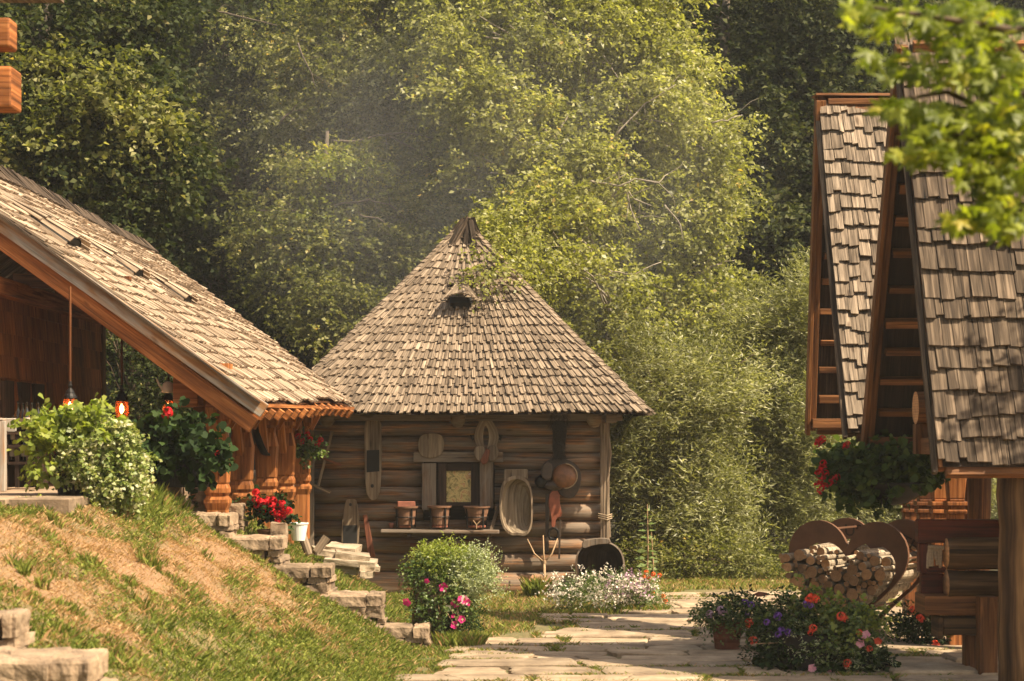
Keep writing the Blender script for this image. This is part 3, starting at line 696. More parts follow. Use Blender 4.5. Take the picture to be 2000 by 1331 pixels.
# ================================================================== THE LOG HUT
def hut():
    D0 = 30.0; x0, x1 = X(614, D0), X(1178, D0); y1 = D0+4.3; cx = (x0+x1)/2; cyy = D0+2.15
    t = thing('log_hut', (cx, cyy, 0), 'small weathered log hut with a steep shingled pyramid roof, tools hung on its front wall', 'hut')
    mb = MB()
    edges = [1160, 1120, 1080, 1043, 1012, 984, 950, 917, 884, 852, 826]  # log joints seen on the right part
    zs = [Z(e, D0) for e in [1172, 1118, 1082, 1050, 1018, 984, 952, 918, 885, 852, 822, 808]]
    WX0, WX1, WZ0, WZ1 = X(826, D0), X(966, D0), Z(1000, D0), Z(903, D0)
    for i in range(len(zs)-1):
        za, zb = zs[i], zs[i+1]; zc = (za+zb)/2; rr = (zb-za)/2*1.06
        def log(xa, xb, dy=0):
            n = max(3, int((xb-xa)/.5)); pts = [(lerp(xa, xb, k/n), D0+.15+dy+rnd(-.012, .012), zc+rnd(-.008, .008)) for k in range(n+1)]
            mb.tube(pts, [rr*rnd(.96, 1.04) for _ in pts], 14, jit=.03)
        if zc > WZ0-.03 and zc < WZ1+.03: log(x0, WX0); log(WX1, x1-.02)
        else: log(x0, x1-.02)
        for yy in (y1-.15,): mb.tube([(x0, yy, zc), (x1, yy, zc)], rr, 12, jit=.03)
        for xx in (x0+.12, x1-.16): mb.tube([(xx, D0+.32, zc+.03), (xx, y1-.3, zc+.03)], rr*.97, 12, jit=.03)
    # low continuation of the sill logs, half buried on the left
    mb.build('log_wall', M['logdark'], t, smooth=True)
    mb = MB(); mb.box((cx, cyy, 1.2), (x1-x0-.5, 3.6, 2.3)); mb.build('inner_wall', M['frame'], t)
    # corner boards right
    mb = MB()
    for k, (px, w_) in enumerate([(1176, .05), (1181, .06), (1187, .05)]):
        x = X(px, D0); mb.bar((x, D0-.02-.01*k, .62), (x+rnd(-.02, .02), D0-.02, Z(818, D0)), w_, .07, up=(0, 1, 0), jit=.006)
    mb.tube([(X(1190, D0), D0-.03, Z(1050, D0)), (X(1186, D0), D0-.05, Z(940, D0)), (X(1192, D0), D0-.04, Z(885, D0)), (X(1184, D0), D0, Z(820, D0))], .022, 8, jit=.1)
    mb.build('corner_post', M['pale'], t, bevel=.006)
    mb = MB()
    for k in range(3):
        z = Z(1003+k*4, D0); mb.tube([(X(1168, D0), D0-.07, z), (X(1185, D0), D0-.12, z-.03), (X(1195, D0), D0-.03, z-.01)], .010, 6)
    mb.build('rope_lashing', M['rope'], t)
    mb = MB(); mb.box((X(605, D0-.1), D0-.05, 1.35), (.12, .1, 2.6)); mb.build('corner_post', M['hutplank'], t, bevel=.008)
    # window
    mb = MB(); d = D0-.04
    mb.box((X(838, d), d, (Z(997, d)+Z(905, d))/2), (28/F*d, .08, 92/F*d)); mb.box((X(950, d), d+.005, (Z(992, d)+Z(903, d))/2), (26/F*d, .09, 90/F*d), jit=.006)
    mb.box((X(895, d), d+.03, Z(893, d)), (175/F*d, .10, 20/F*d))
    mb.build('window_plank', M['hutplank'], t, bevel=.008)
    mb = MB(); d = D0+.02
    A = [X(855, d), X(872, d), X(920, d), X(937, d)]; Bz = [Z(989, d), Z(981, d), Z(920, d), Z(905, d)]
    mb.box(((A[0]+A[1])/2, d, (Bz[0]+Bz[3])/2), (A[1]-A[0], .08, Bz[3]-Bz[0])); mb.box(((A[2]+A[3])/2, d, (Bz[0]+Bz[3])/2), (A[3]-A[2], .08, Bz[3]-Bz[0]))
    mb.box(((A[1]+A[2])/2, d, (Bz[0]+Bz[1])/2), (A[2]-A[1], .08, Bz[1]-Bz[0])); mb.box(((A[1]+A[2])/2, d, (Bz[2]+Bz[3])/2), (A[2]-A[1], .08, Bz[3]-Bz[2]))
    w_ = mb.build('window', M['frame'], t, bevel=.006)
    mb = MB(); mb.box(((A[1]+A[2])/2, d+.02, (Bz[1]+Bz[2])/2), (A[2]-A[1]+.01, .02, Bz[2]-Bz[1]+.01)); mb.build('pane', M['pane'], w_)
    # eave beams
    mb = MB()
    mb.bar((x0-.35, D0-.12, Z(814, D0)), (x1+.28, D0-.12, Z(814, D0)), .16, .13)
    mb.bar((x1+.1, D0-.45, Z(817, D0)), (x1+.1, y1+.4, Z(817, D0)), .16, .14); mb.bar((x0-.1, D0-.45, Z(817, D0)), (x0-.1, y1+.4, Z(817, D0)), .16, .14)
    mb.build('eave_beam', M['hutplank'], t, bevel=.01)
    mb = MB()
    for px in (640, 1160, 895):
        mb = MB(); x = X(px, D0); mb.lathe([(.001, -.14), (.07, -.12), (.12, -.04), (.13, .06)], (x, D0-.14, Z(818, D0)), 12); mb.build('beam_end', M['hutplank'], t, smooth=True)
    # roof: rounded pyramid, slightly concave towards the eaves
    ze = Z(806, 29.3); zp = Z(437, 32.2); hx = 372/F*29.3; hy = 2.9; yc = 32.18; xc = X(898, 29.3)
    # rounded square outline, parametrised by arc length (0..1), starting at the middle of the back side
    poly = []; cr = .09
    for qx, qy, a0 in ((1, 1, 0), (-1, 1, 90), (-1, -1, 180), (1, -1, 270)):
        for k in range(13):
            a = radians(a0+90*k/12); poly.append((qx*(1-cr)+cos(a)*cr, qy*(1-cr)+sin(a)*cr))
    poly.append(poly[0]); acc0 = [0]
    for i in range(len(poly)-1): acc0.append(acc0[-1]+math.dist(poly[i], poly[i+1]))
    acc0 = np.array(acc0)/acc0[-1]; pxs = np.array([p[0] for p in poly]); pys = np.array([p[1] for p in poly])
    def P(a, v):
        a = a % 1.0; bx, by = np.interp(a, acc0, pxs), np.interp(a, acc0, pys); k = 1-v; k2 = k-.006*sin(pi*v)
        apexx = X(908, 32.2); sag = .018*sin(a*37)+.012*sin(a*83+v*9)
        return Vector((lerp(apexx, xc, k)+bx*hx*k2, yc+by*hy*k2, lerp(ze, zp, v)+sag*(.3+v*0)))
    mb = MB(); rows = 23; Nn = 720
    ang = np.linspace(0, 1, Nn+1)
    for r in range(rows):
        v = r/rows; pts = [P(a, v) for a in ang]; acc = [0]
        for i in range(Nn): acc.append(acc[-1]+(pts[i+1]-pts[i]).length)
        tot = acc[-1]; wd = .052; n = max(8, int(tot/wd))
        if n % 2: n += 1
        for k in range(n):
            sa, sb = tot*(k+rnd(-.1, .1))/n, tot*(k+.93)/n
            aa = np.interp(sa, acc, ang); ab = np.interp(sb, acc, ang); am = (aa+ab)/2
            sh = .33/rows if k % 2 else 0
            va = v-sh*.9+rnd(-.006, .006); vb = min(1, v+1.7/rows)
            A, B, C, Dd = P(aa, va), P(ab, va+rnd(-.004, .004)), P(ab, vb), P(aa, vb)
            nn = (P(ab+.0005, va)-P(aa-.0005, va)).cross(P(am, min(1, va+.03))-P(am, va))
            if nn.length < 1e-9: continue
            nn.normalize()
            if nn.z < 0: nn = -nn
            if k % 2: pass
            if v < .72 and abs(P(am, v).x-X(902, 30.5))<.24 and .60 < v < .64 and P(am, v).y < yc-.3: continue
            shingle(mb, A, B, C, Dd, nn, .026*rnd(.8, 1.2), (.040 if k % 2 else .016)+rnd(0, .006))
    rf = mb.build('roof', M['shingle_hut'], t)
    for a_h in (.009, .259, .509, .759):
        mb = MB()
        for k in range(46):
            v = k/46*.97; p = P(a_h, v); q = P(a_h, min(.995, v+.055)); o_ = Vector((p.x-xc, p.y-yc, 0)).normalized()
            for sg in (-1, 1):
                w1 = P(a_h+sg*.0075, v); dr_ = (w1-p).normalized()
                A = p+o_*.02+Vector((0, 0, .035)); B = A+dr_*.075-Vector((0, 0, .012)); Cc = q+o_*.01+Vector((0, 0, .03)); nn = Vector((o_.x, o_.y, .9)).normalized()
                shingle(mb, A, B, Cc+dr_*.07, Cc, nn, .02, .015+rnd(0, .012))
        mb.build('hip_shingles', M['shingle_hut'], rf)
    # inner deck under the shingles
    mb = MB(); n = 48; vs = []; fs = []
    for j in range(9):
        for k in range(n):
            p = P(k/n, j/8*.995); vs.append((p.x, p.y, p.z-.03))
    for j in range(8):
        for k in range(n): fs.append((j*n+k, j*n+(k+1) % n, (j+1)*n+(k+1) % n, (j+1)*n+k))
    mb.add(vs, fs); mb.build('roof_deck', M['frame'], rf)
    # eyebrow vent
    mb = MB(); c = Vector((X(900, 30.78), 30.78, Z(592, 30.78)))
    for k in range(13):
        a = -1.3+2.6*k/12; xx = c.x+sin(a)*.26; zz = c.z+cos(a)*.17-.03
        A = Vector((xx-.028, c.y-.26, zz-.03)); B = Vector((xx+.028, c.y-.26, zz-.02+rnd(-.01, .01)))
        C = Vector((c.x+sin(a)*.08+.02, c.y+.22, c.z+.30)); Dd = Vector((c.x+sin(a)*.08-.02, c.y+.22, c.z+.30))
        shingle(mb, A, B, C, Dd, Vector((sin(a), -.4, cos(a))).normalized(), .018, .01)
    mb.build('roof_vent', M['shingle_hut'], rf)
    mb = MB(); mb.box((c.x, c.y+.04, c.z-.01), (.34, .14, .15), (.75, 0, 0)); mb.build('vent_hole_shade', M['soot_and_hole'], rf)  # black box standing in for the shaded opening under the vent
    # finial: crooked dark cap of split boards at the peak
    mb = MB(); pk = Vector((X(900, 32.2), 32.2, Z(480, 32.2)))
    top = Vector((X(914, 32.1), 32.0, Z(428, 32.1)))
    for k in range(90):
        a = 2*pi*k/90+rnd(-.1, .1); q = rnd(.94, 1.05); zz_ = rnd(.16, .50); b = pk+Vector((cos(a)*1.36*q*zz_-.03, sin(a)*1.36*q*zz_-.02, .10-1.0*zz_))
        mb.bar(b, top+Vector((cos(a)*.09*q, sin(a)*.09*q, rnd(-.22, .02))), .07, .022, jit=.008)
    mb.build('roof_cap', M['thatch'], rf)
    return t
hut()

# ------------------------------------------------------------------ things hung on or leaning at the front wall
DW = 29.93
def pz(pts, d=DW): return [(X(a, d), Z(b, d)) for a, b in pts]
def smooth_closed(pts, it=2):
    for _ in range(it):
        q = []
        for i, p in enumerate(pts):
            n = pts[(i+1) % len(pts)]
            q += [(p[0]*.75+n[0]*.25, p[1]*.75+n[1]*.25), (p[0]*.25+n[0]*.75, p[1]*.25+n[1]*.75)]
        pts = q
    return pts
def hung(name, pts, label, cat, mat, d=DW, th=.04, it=1, holes=(), bevel=.006, group=None):
    c = pz([(sum(p[0] for p in pts)/len(pts), max(p[1] for p in pts))], d)[0]
    mb = MB(); mb.prism(pz(smooth_closed(pts, it), d), d-th, d, r=.5)
    o = mb.build(name, mat, bevel=bevel); tag(o, label, cat, group); return o
def child(o, name, pts, mat, d, th, it=1, bevel=0):
    mb = MB(); mb.prism(pz(smooth_closed(pts, it), d), d-th, d, r=.5); return mb.build(name, mat, o, bevel=bevel)
p = hung('wooden_paddle', [(716, 820), (741, 820), (746, 832), (745, 955), (735, 977), (724, 978), (713, 958), (711, 832)], 'long pale board with a black patch, hanging under the eave left of the window', 'wooden board', M['pale'])
child(p, 'scorched_patch', [(716, 880), (741, 879), (741, 921), (716, 923)], M['soot_and_hole'], DW-.04, .004, 0)
child(p, 'hanging_hole_shade', [(724, 946), (730, 946), (730, 953), (724, 953)], M['soot_and_hole'], DW-.04, .004, 2)  # black patch painted as the shade inside a hole
p = hung('wooden_board', [(677, 975), (695, 975), (698, 985), (703, 1020), (700, 1073), (667, 1070), (668, 1018), (674, 985)], 'short tapering pale board with a black lower half, low on the wall', 'wooden board', M['pale'], d=DW-.02)
child(p, 'scorched_patch', [(670, 1027), (698, 1026), (697, 1068), (670, 1066)], M['soot_and_hole'], DW-.06, .004, 0)
child(p, 'hanging_hole_shade', [(682, 983), (687, 983), (687, 989), (682, 989)], M['soot_and_hole'], DW-.06, .004, 2)  # black patch, shade of the hole put into colour
hung('bread_board', [(820, 850), (842, 846), (864, 849), (869, 868), (864, 888), (845, 896), (822, 893), (815, 872)], 'round pale bread board hanging above the left side of the window', 'bread board', M['pale'], it=2, th=.03)
hung('red_plank', [(709, 1006), (717, 1005), (734, 1088), (720, 1092)], 'narrow red-brown plank leaning on the wall between the short board and the shelf', 'plank', M['palered'], it=0, d=DW-.05)
# scythe-like tool at the left corner
t = thing('wooden_hay_tool', W(620, 950, DW-.08), 'long thin wooden handle with two crossbars hanging at the left corner of the hut', 'farm tool')
mb = MB(); mb.bar(W(649, 842, DW-.06), W(620, 955, DW-.08), .04, .03, up=(0, 1, 0)); mb.build('handle', M['pale'], t, bevel=.006)
mb = MB(); mb.bar(W(605, 945, DW-.1), W(645, 962, DW-.1), .04, .04, up=(0, 1, 0)); mb.build('crossbar', M['pale'], t, bevel=.006)
mb = MB(); mb.bar(W(625, 893, DW-.1), W(666, 909, DW-.1), .03, .03, up=(0, 1, 0)); mb.build('crossbar', M['palered'], t, bevel=.006)
# horse collar
t = thing('horse_collar', W(950, 900, DW), 'pale wooden horse collar with a slit, hanging above the right side of the window', 'horse collar')
mb = MB(); outer = smooth_closed([(944, 812), (952, 812), (962, 822), (974, 845), (974, 862), (963, 890), (940, 890), (927, 862), (926, 845), (934, 825)], 1)
inner = smooth_closed([(948, 832), (954, 838), (955, 862), (950, 880), (946, 880), (944, 862), (944, 840)], 1)
import itertools
def ringmesh(mb, po, pi_, d0, d1):
    n = 40
    def res(p):
        c = (sum(q[0] for q in inner)/len(inner), sum(q[1] for q in inner)/len(inner))
        L_ = [0]
        for i in range(len(p)): L_.append(L_[-1]+math.dist(p[i], p[(i+1) % len(p)]))
        out = []
        st = min(range(len(p)), key=lambda i: p[i][1]); 
        q = p[st:]+p[:st]; L_ = [0]
        for i in range(len(q)): L_.append(L_[-1]+math.dist(q[i], q[(i+1) % len(q)]))
        for k in range(n):
            s_ = L_[-1]*k/n; i = max(j for j in range(len(q)) if L_[j] <= s_); f = (s_-L_[i])/max(1e-9, L_[i+1]-L_[i]); b = q[(i+1) % len(q)]
            out.append((lerp(q[i][0], b[0], f), lerp(q[i][1], b[1], f)))
        return out
    a, b = res(po), res(pi_); vs = []
    for (d, pp) in ((d0, a), (d0, b), (d1, a), (d1, b)): vs += [(X(q[0], DW), d, Z(q[1], DW)) for q in pp]
    fs = []
    for i in range(n):
        j = (i+1) % n
        fs += [(i, j, n+j, n+i), (2*n+i, 3*n+i, 3*n+j, 2*n+j), (i, 2*n+i, 2*n+j, j), (n+i, n+j, 3*n+j, 3*n+i)]
    mb.add(vs, fs)
ringmesh(mb, outer, inner, DW-.09, DW); mb.build('collar_frame', M['pale'], t, bevel=.008)
for sg in (-1, 1):
    mb = MB(); mb.prism(pz(smooth_closed([(950+sg*2, 872), (950+sg*18, 870), (950+sg*25, 880), (950+sg*21, 897), (950+sg*8, 903), (950+sg*2, 890)], 1)), DW-.14, DW-.095); mb.build('side_pad', M['pale'], t, bevel=.01)
mb = MB(); mb.prism(pz([(950, 876), (958, 880), (952, 904), (944, 908), (938, 900)]), DW-.18, DW-.142); mb.build('wedge', M['palered'], t, bevel=.006)
for sg in (-1, 1):
    mb = MB(); mb.tube([W(950+sg*25, 852, DW-.05), W(950+sg*30, 850, DW-.06), W(950+sg*26, 860, DW-.05)], .02, 6); mb.build('iron_hook', M['iron'], t)
# shelf with pots
t = thing('wall_shelf', W(860, 1042, DW-.1), 'rough wooden shelf plank on the front wall under the window, carrying three clay braziers', 'shelf')
mb = MB(); mb.bar(W(745, 1036, DW-.16), W(975, 1039, DW-.16), .30, .055, jit=.01); mb.build('plank', M['hutplank'], t, bevel=.012)
for px in (800, 905):
    mb = MB(); mb.bar(W(px, 1046, DW-.02), W(px, 1046, DW-.28), .07, .05); mb.build('bracket', M['frame'], t)
mb = MB(); mb.bar(W(818, 1060, DW-.1), W(908, 1059, DW-.1), .05, .05); mb.build('towel_bar', M['hutplank'], t, bevel=.006)
mb = MB(); mb.box(W(850, 1075, DW-.06), (.75, .04, .22)); mb.build('under_board', M['palered'], t, bevel=.006)
def brazier(px0, px1, ytop, label, kind):
    d = DW-.16; cx = (px0+px1)/2; r = (px1-px0)/2/F*d; o = W(cx, 1031, d); h = (1031-ytop)/F*d
    t = thing('clay_brazier', o, label, 'clay pot', 'clay braziers on the shelf')
    mb = MB()
    if kind == 2: pr = [(.001, h*.30), (r*.62, h*.30), (r*.72, h*.36), (r*.80, h*.62), (r*.84, h*.66), (r*.9, h*.88), (r*1.0, h*.93), (r*1.02, h), (r*.92, h*1.0), (r*.85, h*.85), (r*.7, h*.4), (.001, h*.36)]
    else: pr = [(.001, h*.12), (r*.66, h*.12), (r*.70, h*.16), (r*.74, h*.48), (r*.77, h*.52), (r*.82, h*.86), (r*1.0, h*.92), (r*1.02, h), (r*.92, h), (r*.82, h*.84), (r*.7, h*.3), (.001, h*.25)]
    mb.lathe(pr, o, 28); mb.build('pot_body', M['clay'], t, smooth=False)
    mb = MB(); mb.lathe([(r*.68, h*.02), (r*.7, h*.10), (.001, h*.11)], o, 4 if kind == 0 else 16, M=Matrix.Rotation(pi/4, 3, 'Z')); mb.build('base_tray', M['clayred'], t)
    mb = MB()
    for a in np.linspace(0, 2*pi, 5)[:-1]+.6: mb.bar(o+Vector((cos(a)*r*.85, sin(a)*r*.85, 0)), o+Vector((cos(a)*r*.9, sin(a)*r*.9, h*.9)), .02, .02)
    for z in (.5,): mb.tube([o+Vector((cos(a)*r*.86, sin(a)*r*.86, h*z)) for a in np.linspace(0, 2*pi, 25)], .008, 5)
    mb.build('iron_cage', M['iron'], t)
    if kind == 0:
        mb = MB(); mb.box(o+Vector((-.0, 0, h*1.07)), (.27, .2, .10), (0, 0, .1), jit=.006); mb.build('lid_tile', M['clayred'], t, bevel=.01)
    if kind == 2:
        mb = MB(); b = o+Vector((0, -r*.95, 0))
        for v in ((-.05, 0, .12), (.06, 0, .11), (.0, 0, -.01)): mb.tube([b+Vector((0, 0, .05)), b+Vector(v)], .008, 5)
        mb.build('twig', M['stake'], t)
brazier(769, 817, 989, 'left clay brazier on the shelf, topped with a square red tile', 0)
brazier(835, 882, 988, 'middle clay brazier on the shelf, plain reddish body in an iron cage', 1)
brazier(905, 957, 989, 'right clay brazier on the shelf, wide bowl on dark feet with a twig in front', 2)
mb = MB(); o_ = W(764, 1031, DW-.18); mb.lathe([(.001, .0), (.03, .0), (.038, .06), (.04, .07), (.03, .07), (.001, .02)], o_, 14); tag(mb.build('clay_cup', M['clayred'], smooth=True), 'tiny red clay cup at the left end of the shelf', 'cup')
# leaning stick + wooden hook
mb = MB(); mb.bar(W(974, 988, DW-.03), W(944, 1084, DW-.22), .05, .03, up=(0, 1, 0)); tag(mb.build('wooden_stave', M['pale'], bevel=.006), 'flat pale stave leaning on the wall behind the right end of the shelf', 'stave')
hung('wooden_hook', [(957, 1056), (965, 1059), (977, 1063), (975, 1072), (968, 1072), (967, 1104), (957, 1104), (956, 1060)], 'small pale wooden bracket with an arm, hanging right below the shelf end', 'wooden bracket', M['pale'], it=0, d=DW-.03)
# dough trough
def bowl_outline(pts, d, depth, rim, name, label, cat, mat, matin, lean=0, parent=None):
    """hollowed trough: outline px points; rim at y=d-depth, hollow recedes towards y=d"""
    n = len(pts); c = (sum(p[0] for p in pts)/n, sum(p[1] for p in pts)/n); vs = []; fs = []; rings = []
    P3 = lambda p, s, y: (X(c[0]+(p[0]-c[0])*s, d), y, Z(c[1]+(p[1]-c[1])*s, d))
    spec = [(.70, d), (.92, d-depth*.6), (1.0, d-depth), (rim, d-depth-.005), (rim*.93, d-depth*.75), (rim*.82, d-depth*.38), (rim*.55, d-depth*.20), (.12, d-depth*.14)]
    for s, y in spec: vs += [P3(p, s, y) for p in pts]
    for j in range(len(spec)-1):
        for k in range(n): fs.append((j*n+k, j*n+(k+1) % n, (j+1)*n+(k+1) % n, (j+1)*n+k))
    mi = [0]*(3*n)+[1]*((len(spec)-4)*n); fs.append(tuple(range(n-1, -1, -1))); mi.append(0); fs.append(tuple(range((len(spec)-1)*n, len(spec)*n))); mi.append(1)
    uvs = [[(vs[i][2], vs[i][0]+vs[i][1]) for i in f] for f in fs]
    mb = MB(); mb.add(vs, fs, uvs, mi); return mb.build(name, [mat, matin], parent, smooth=False, bevel=0)
tr = smooth_closed([(985, 935), (1010, 927), (1030, 935), (1040, 960), (1041, 1015), (1036, 1038), (1024, 1047), (1012, 1044), (1000, 1046), (985, 1036), (976, 1012), (975, 960)], 2)
M['troughin'] = wood('worn_trough_hollow', (.06, .04, .025), (.20, .15, .10), (.34, .27, .19), grain=.8, crack=.5, var=.15, bump=.4)
t = thing('dough_trough', W(1008, 1046, DW-.1), 'long hollowed wooden dough trough hanging upright to the right of the window', 'trough')
bowl_outline(tr, DW-.02, .17, .90, 'trough_body', '', '', M['pale'], M['troughin'], parent=t)
mb = MB(); mb.prism(pz([(985, 917), (1030, 916), (1031, 935), (1010, 930), (984, 938)]), DW-.17, DW-.06); mb.build('handle_lug', M['pale'], t, bevel=.012)
# big trough at lower right
tr = smooth_closed([(1130, 1068), (1148, 1056), (1176, 1053), (1200, 1060), (1216, 1080), (1219, 1118), (1216, 1150), (1125, 1150), (1121, 1115), (1122, 1085)], 2)
t = thing('wooden_washtub', W(1170, 1150, DW-.2), 'wide hollow wooden tub standing on edge at the right end of the hut wall', 'tub')
bowl_outline(tr, DW-.05, .42, .93, 'tub_body', '', '', M['hutplank'], M['frame'], parent=t)
mb = MB(); mb.prism(pz(smooth_closed([(1136, 1058), (1150, 1052), (1190, 1050), (1193, 1062), (1160, 1064), (1137, 1073)], 1), DW-.4), DW-.50, DW-.40); mb.build('patch_board', M['hutplank'], t, bevel=.01)
# hay fork
t = thing('hay_fork', W(1063, 1170, DW-.5), 'three-pronged peeled-branch hay fork standing with tines up in front of the wall', 'hay fork')
mb = MB(); d = DW-.35; mb.tube([W(1064, 1172, d-.1), W(1063, 1095, d)], [.022, .018], 8); mb.build('handle', M['stake'], t, smooth=True)
mb = MB()
for a, b in ((1030, 1053), (1061, 1046), (1089, 1052)): mb.tube([W(1063, 1099, d), W((a+1063)/2+(a-1063)*.08, 1082, d+.03), W(a, b, d+.1)], [.014, .012, .008], 7)
mb.build('tines', M['stake'], t, smooth=True)
mb = MB(); mb.tube([W(1063, 1101, d), W(1063, 1095, d)], .03, 8); mb.build('binding', M['stake'], t)
# saddle group
t = thing('riding_saddle', W(1090, 975, DW-.2), 'old brown leather saddle hanging sideways on the right part of the wall', 'saddle')
mb = MB(); mb.prism(pz(smooth_closed([(1062, 900), (1095, 893), (1125, 905), (1137, 925), (1132, 955), (1120, 975), (1100, 973), (1085, 955), (1062, 945), (1055, 925)], 2)), DW-.05, DW); mb.build('saddle_flap', M['leatherdk'], t, bevel=.01)
mb = MB(); c = W(1103, 930, DW-.15); mb.lathe([(.001, -.08), (.10, -.075), (.17, -.04), (.19, .0), (.17, .05), (.09, .08), (.001, .09)], c, 22, sx=1.0, sy=1.0, M=Matrix.Rotation(radians(78), 3, 'X')); mb.build('seat', M['leather'], t, smooth=True)
mb = MB(); mb.tube([c+Vector((cos(a)*.185, -.05, sin(a)*.185)) for a in np.linspace(-1.6, 1.5, 14)], .010, 6); mb.build('stitched_rim', M['rope'], t)
mb = MB(); mb.prism(pz(smooth_closed([(1070, 900), (1080, 908), (1077, 935), (1066, 940), (1056, 930), (1058, 908)], 1)), DW-.22, DW-.05); mb.build('pommel', M['leatherdk'], t, bevel=.02)
mb = MB(); mb.lathe([(.001, -.06), (.07, -.05), (.10, 0), (.07, .05), (.001, .06)], W(1057, 941, DW-.12), 14, M=Matrix.Rotation(radians(80), 3, 'X')); mb.build('horn', M['iron'], t, smooth=True)
mb = MB(); mb.lathe([(.001, -.05), (.1, -.04), (.13, 0), (.1, .04), (.001, .05)], W(1082, 949, DW-.14), 14, sx=1.2, sy=.6, M=Matrix.Rotation(radians(80), 3, 'X')); mb.build('side_roll', M['leatherdk'], t, smooth=True)
t2 = thing('stirrup_leather', W(1083, 1055, DW-.1), 'red-brown leather strap with an iron stirrup hanging below the saddle', 'strap')
mb = MB(); mb.prism(pz(smooth_closed([(1074, 958), (1092, 957), (1093, 985), (1099, 1008), (1085, 1012), (1084, 1030), (1076, 1030), (1077, 1010), (1070, 985)], 1)), DW-.14, DW-.10); mb.build('leather_flap', M['leatherred'], t2, bevel=.006)
mb = MB(); mb.bar(W(1069, 965, DW-.06), W(1068, 1078, DW-.06), .055, .02, up=(0, 1, 0)); mb.bar(W(1094, 1015, DW-.05), W(1092, 1092, DW-.05), .03, .02, up=(0, 1, 0)); mb.build('girth_strap', M['leatherdk'], t2, bevel=.004)
mb = MB(); c = W(1081, 1043, DW-.16); mb.tube([c+Vector((cos(a)*.075, 0, sin(a)*.085)) for a in np.linspace(0, 2*pi, 17)], .018, 7); mb.box(c+Vector((0, 0, -.085)), (.13, .09, .025)); mb.build('stirrup', M['iron'], t2)
# fur pelt
mb = MB()
mb.prism(pz(smooth_closed([(1078, 822), (1102, 820), (1108, 845), (1102, 872), (1099, 893), (1085, 896), (1079, 880), (1080, 850)], 1)), DW-.10, DW-.01)
o = mb.build('fur_pelt', M['fur'], bevel=.02); tag(o, 'dark shaggy strip of fur hanging under the eave above the saddle', 'fur pelt')
R_ = np.random.RandomState(4); n = 1600; xx = R_.uniform(X(1074, DW), X(1110, DW), n); zz = R_.uniform(Z(895, DW), Z(808, DW), n); xx = np.where(zz > Z(835, DW), xx, X(1091, DW)+(xx-X(1091, DW))*.65)
P_ = np.stack([xx, np.full(n, DW-.10)-.04*R_.rand(n), zz], 1); D_ = R_.normal(size=(n, 3))*.5+np.array([0, -.3, -1.])
npmesh('fur_hair', leafquads(P_, D_, R_.normal(size=(n, 3)), .05+.04*R_.rand(n), np.full(n, .008)), 4, M['fur'], parent=o)
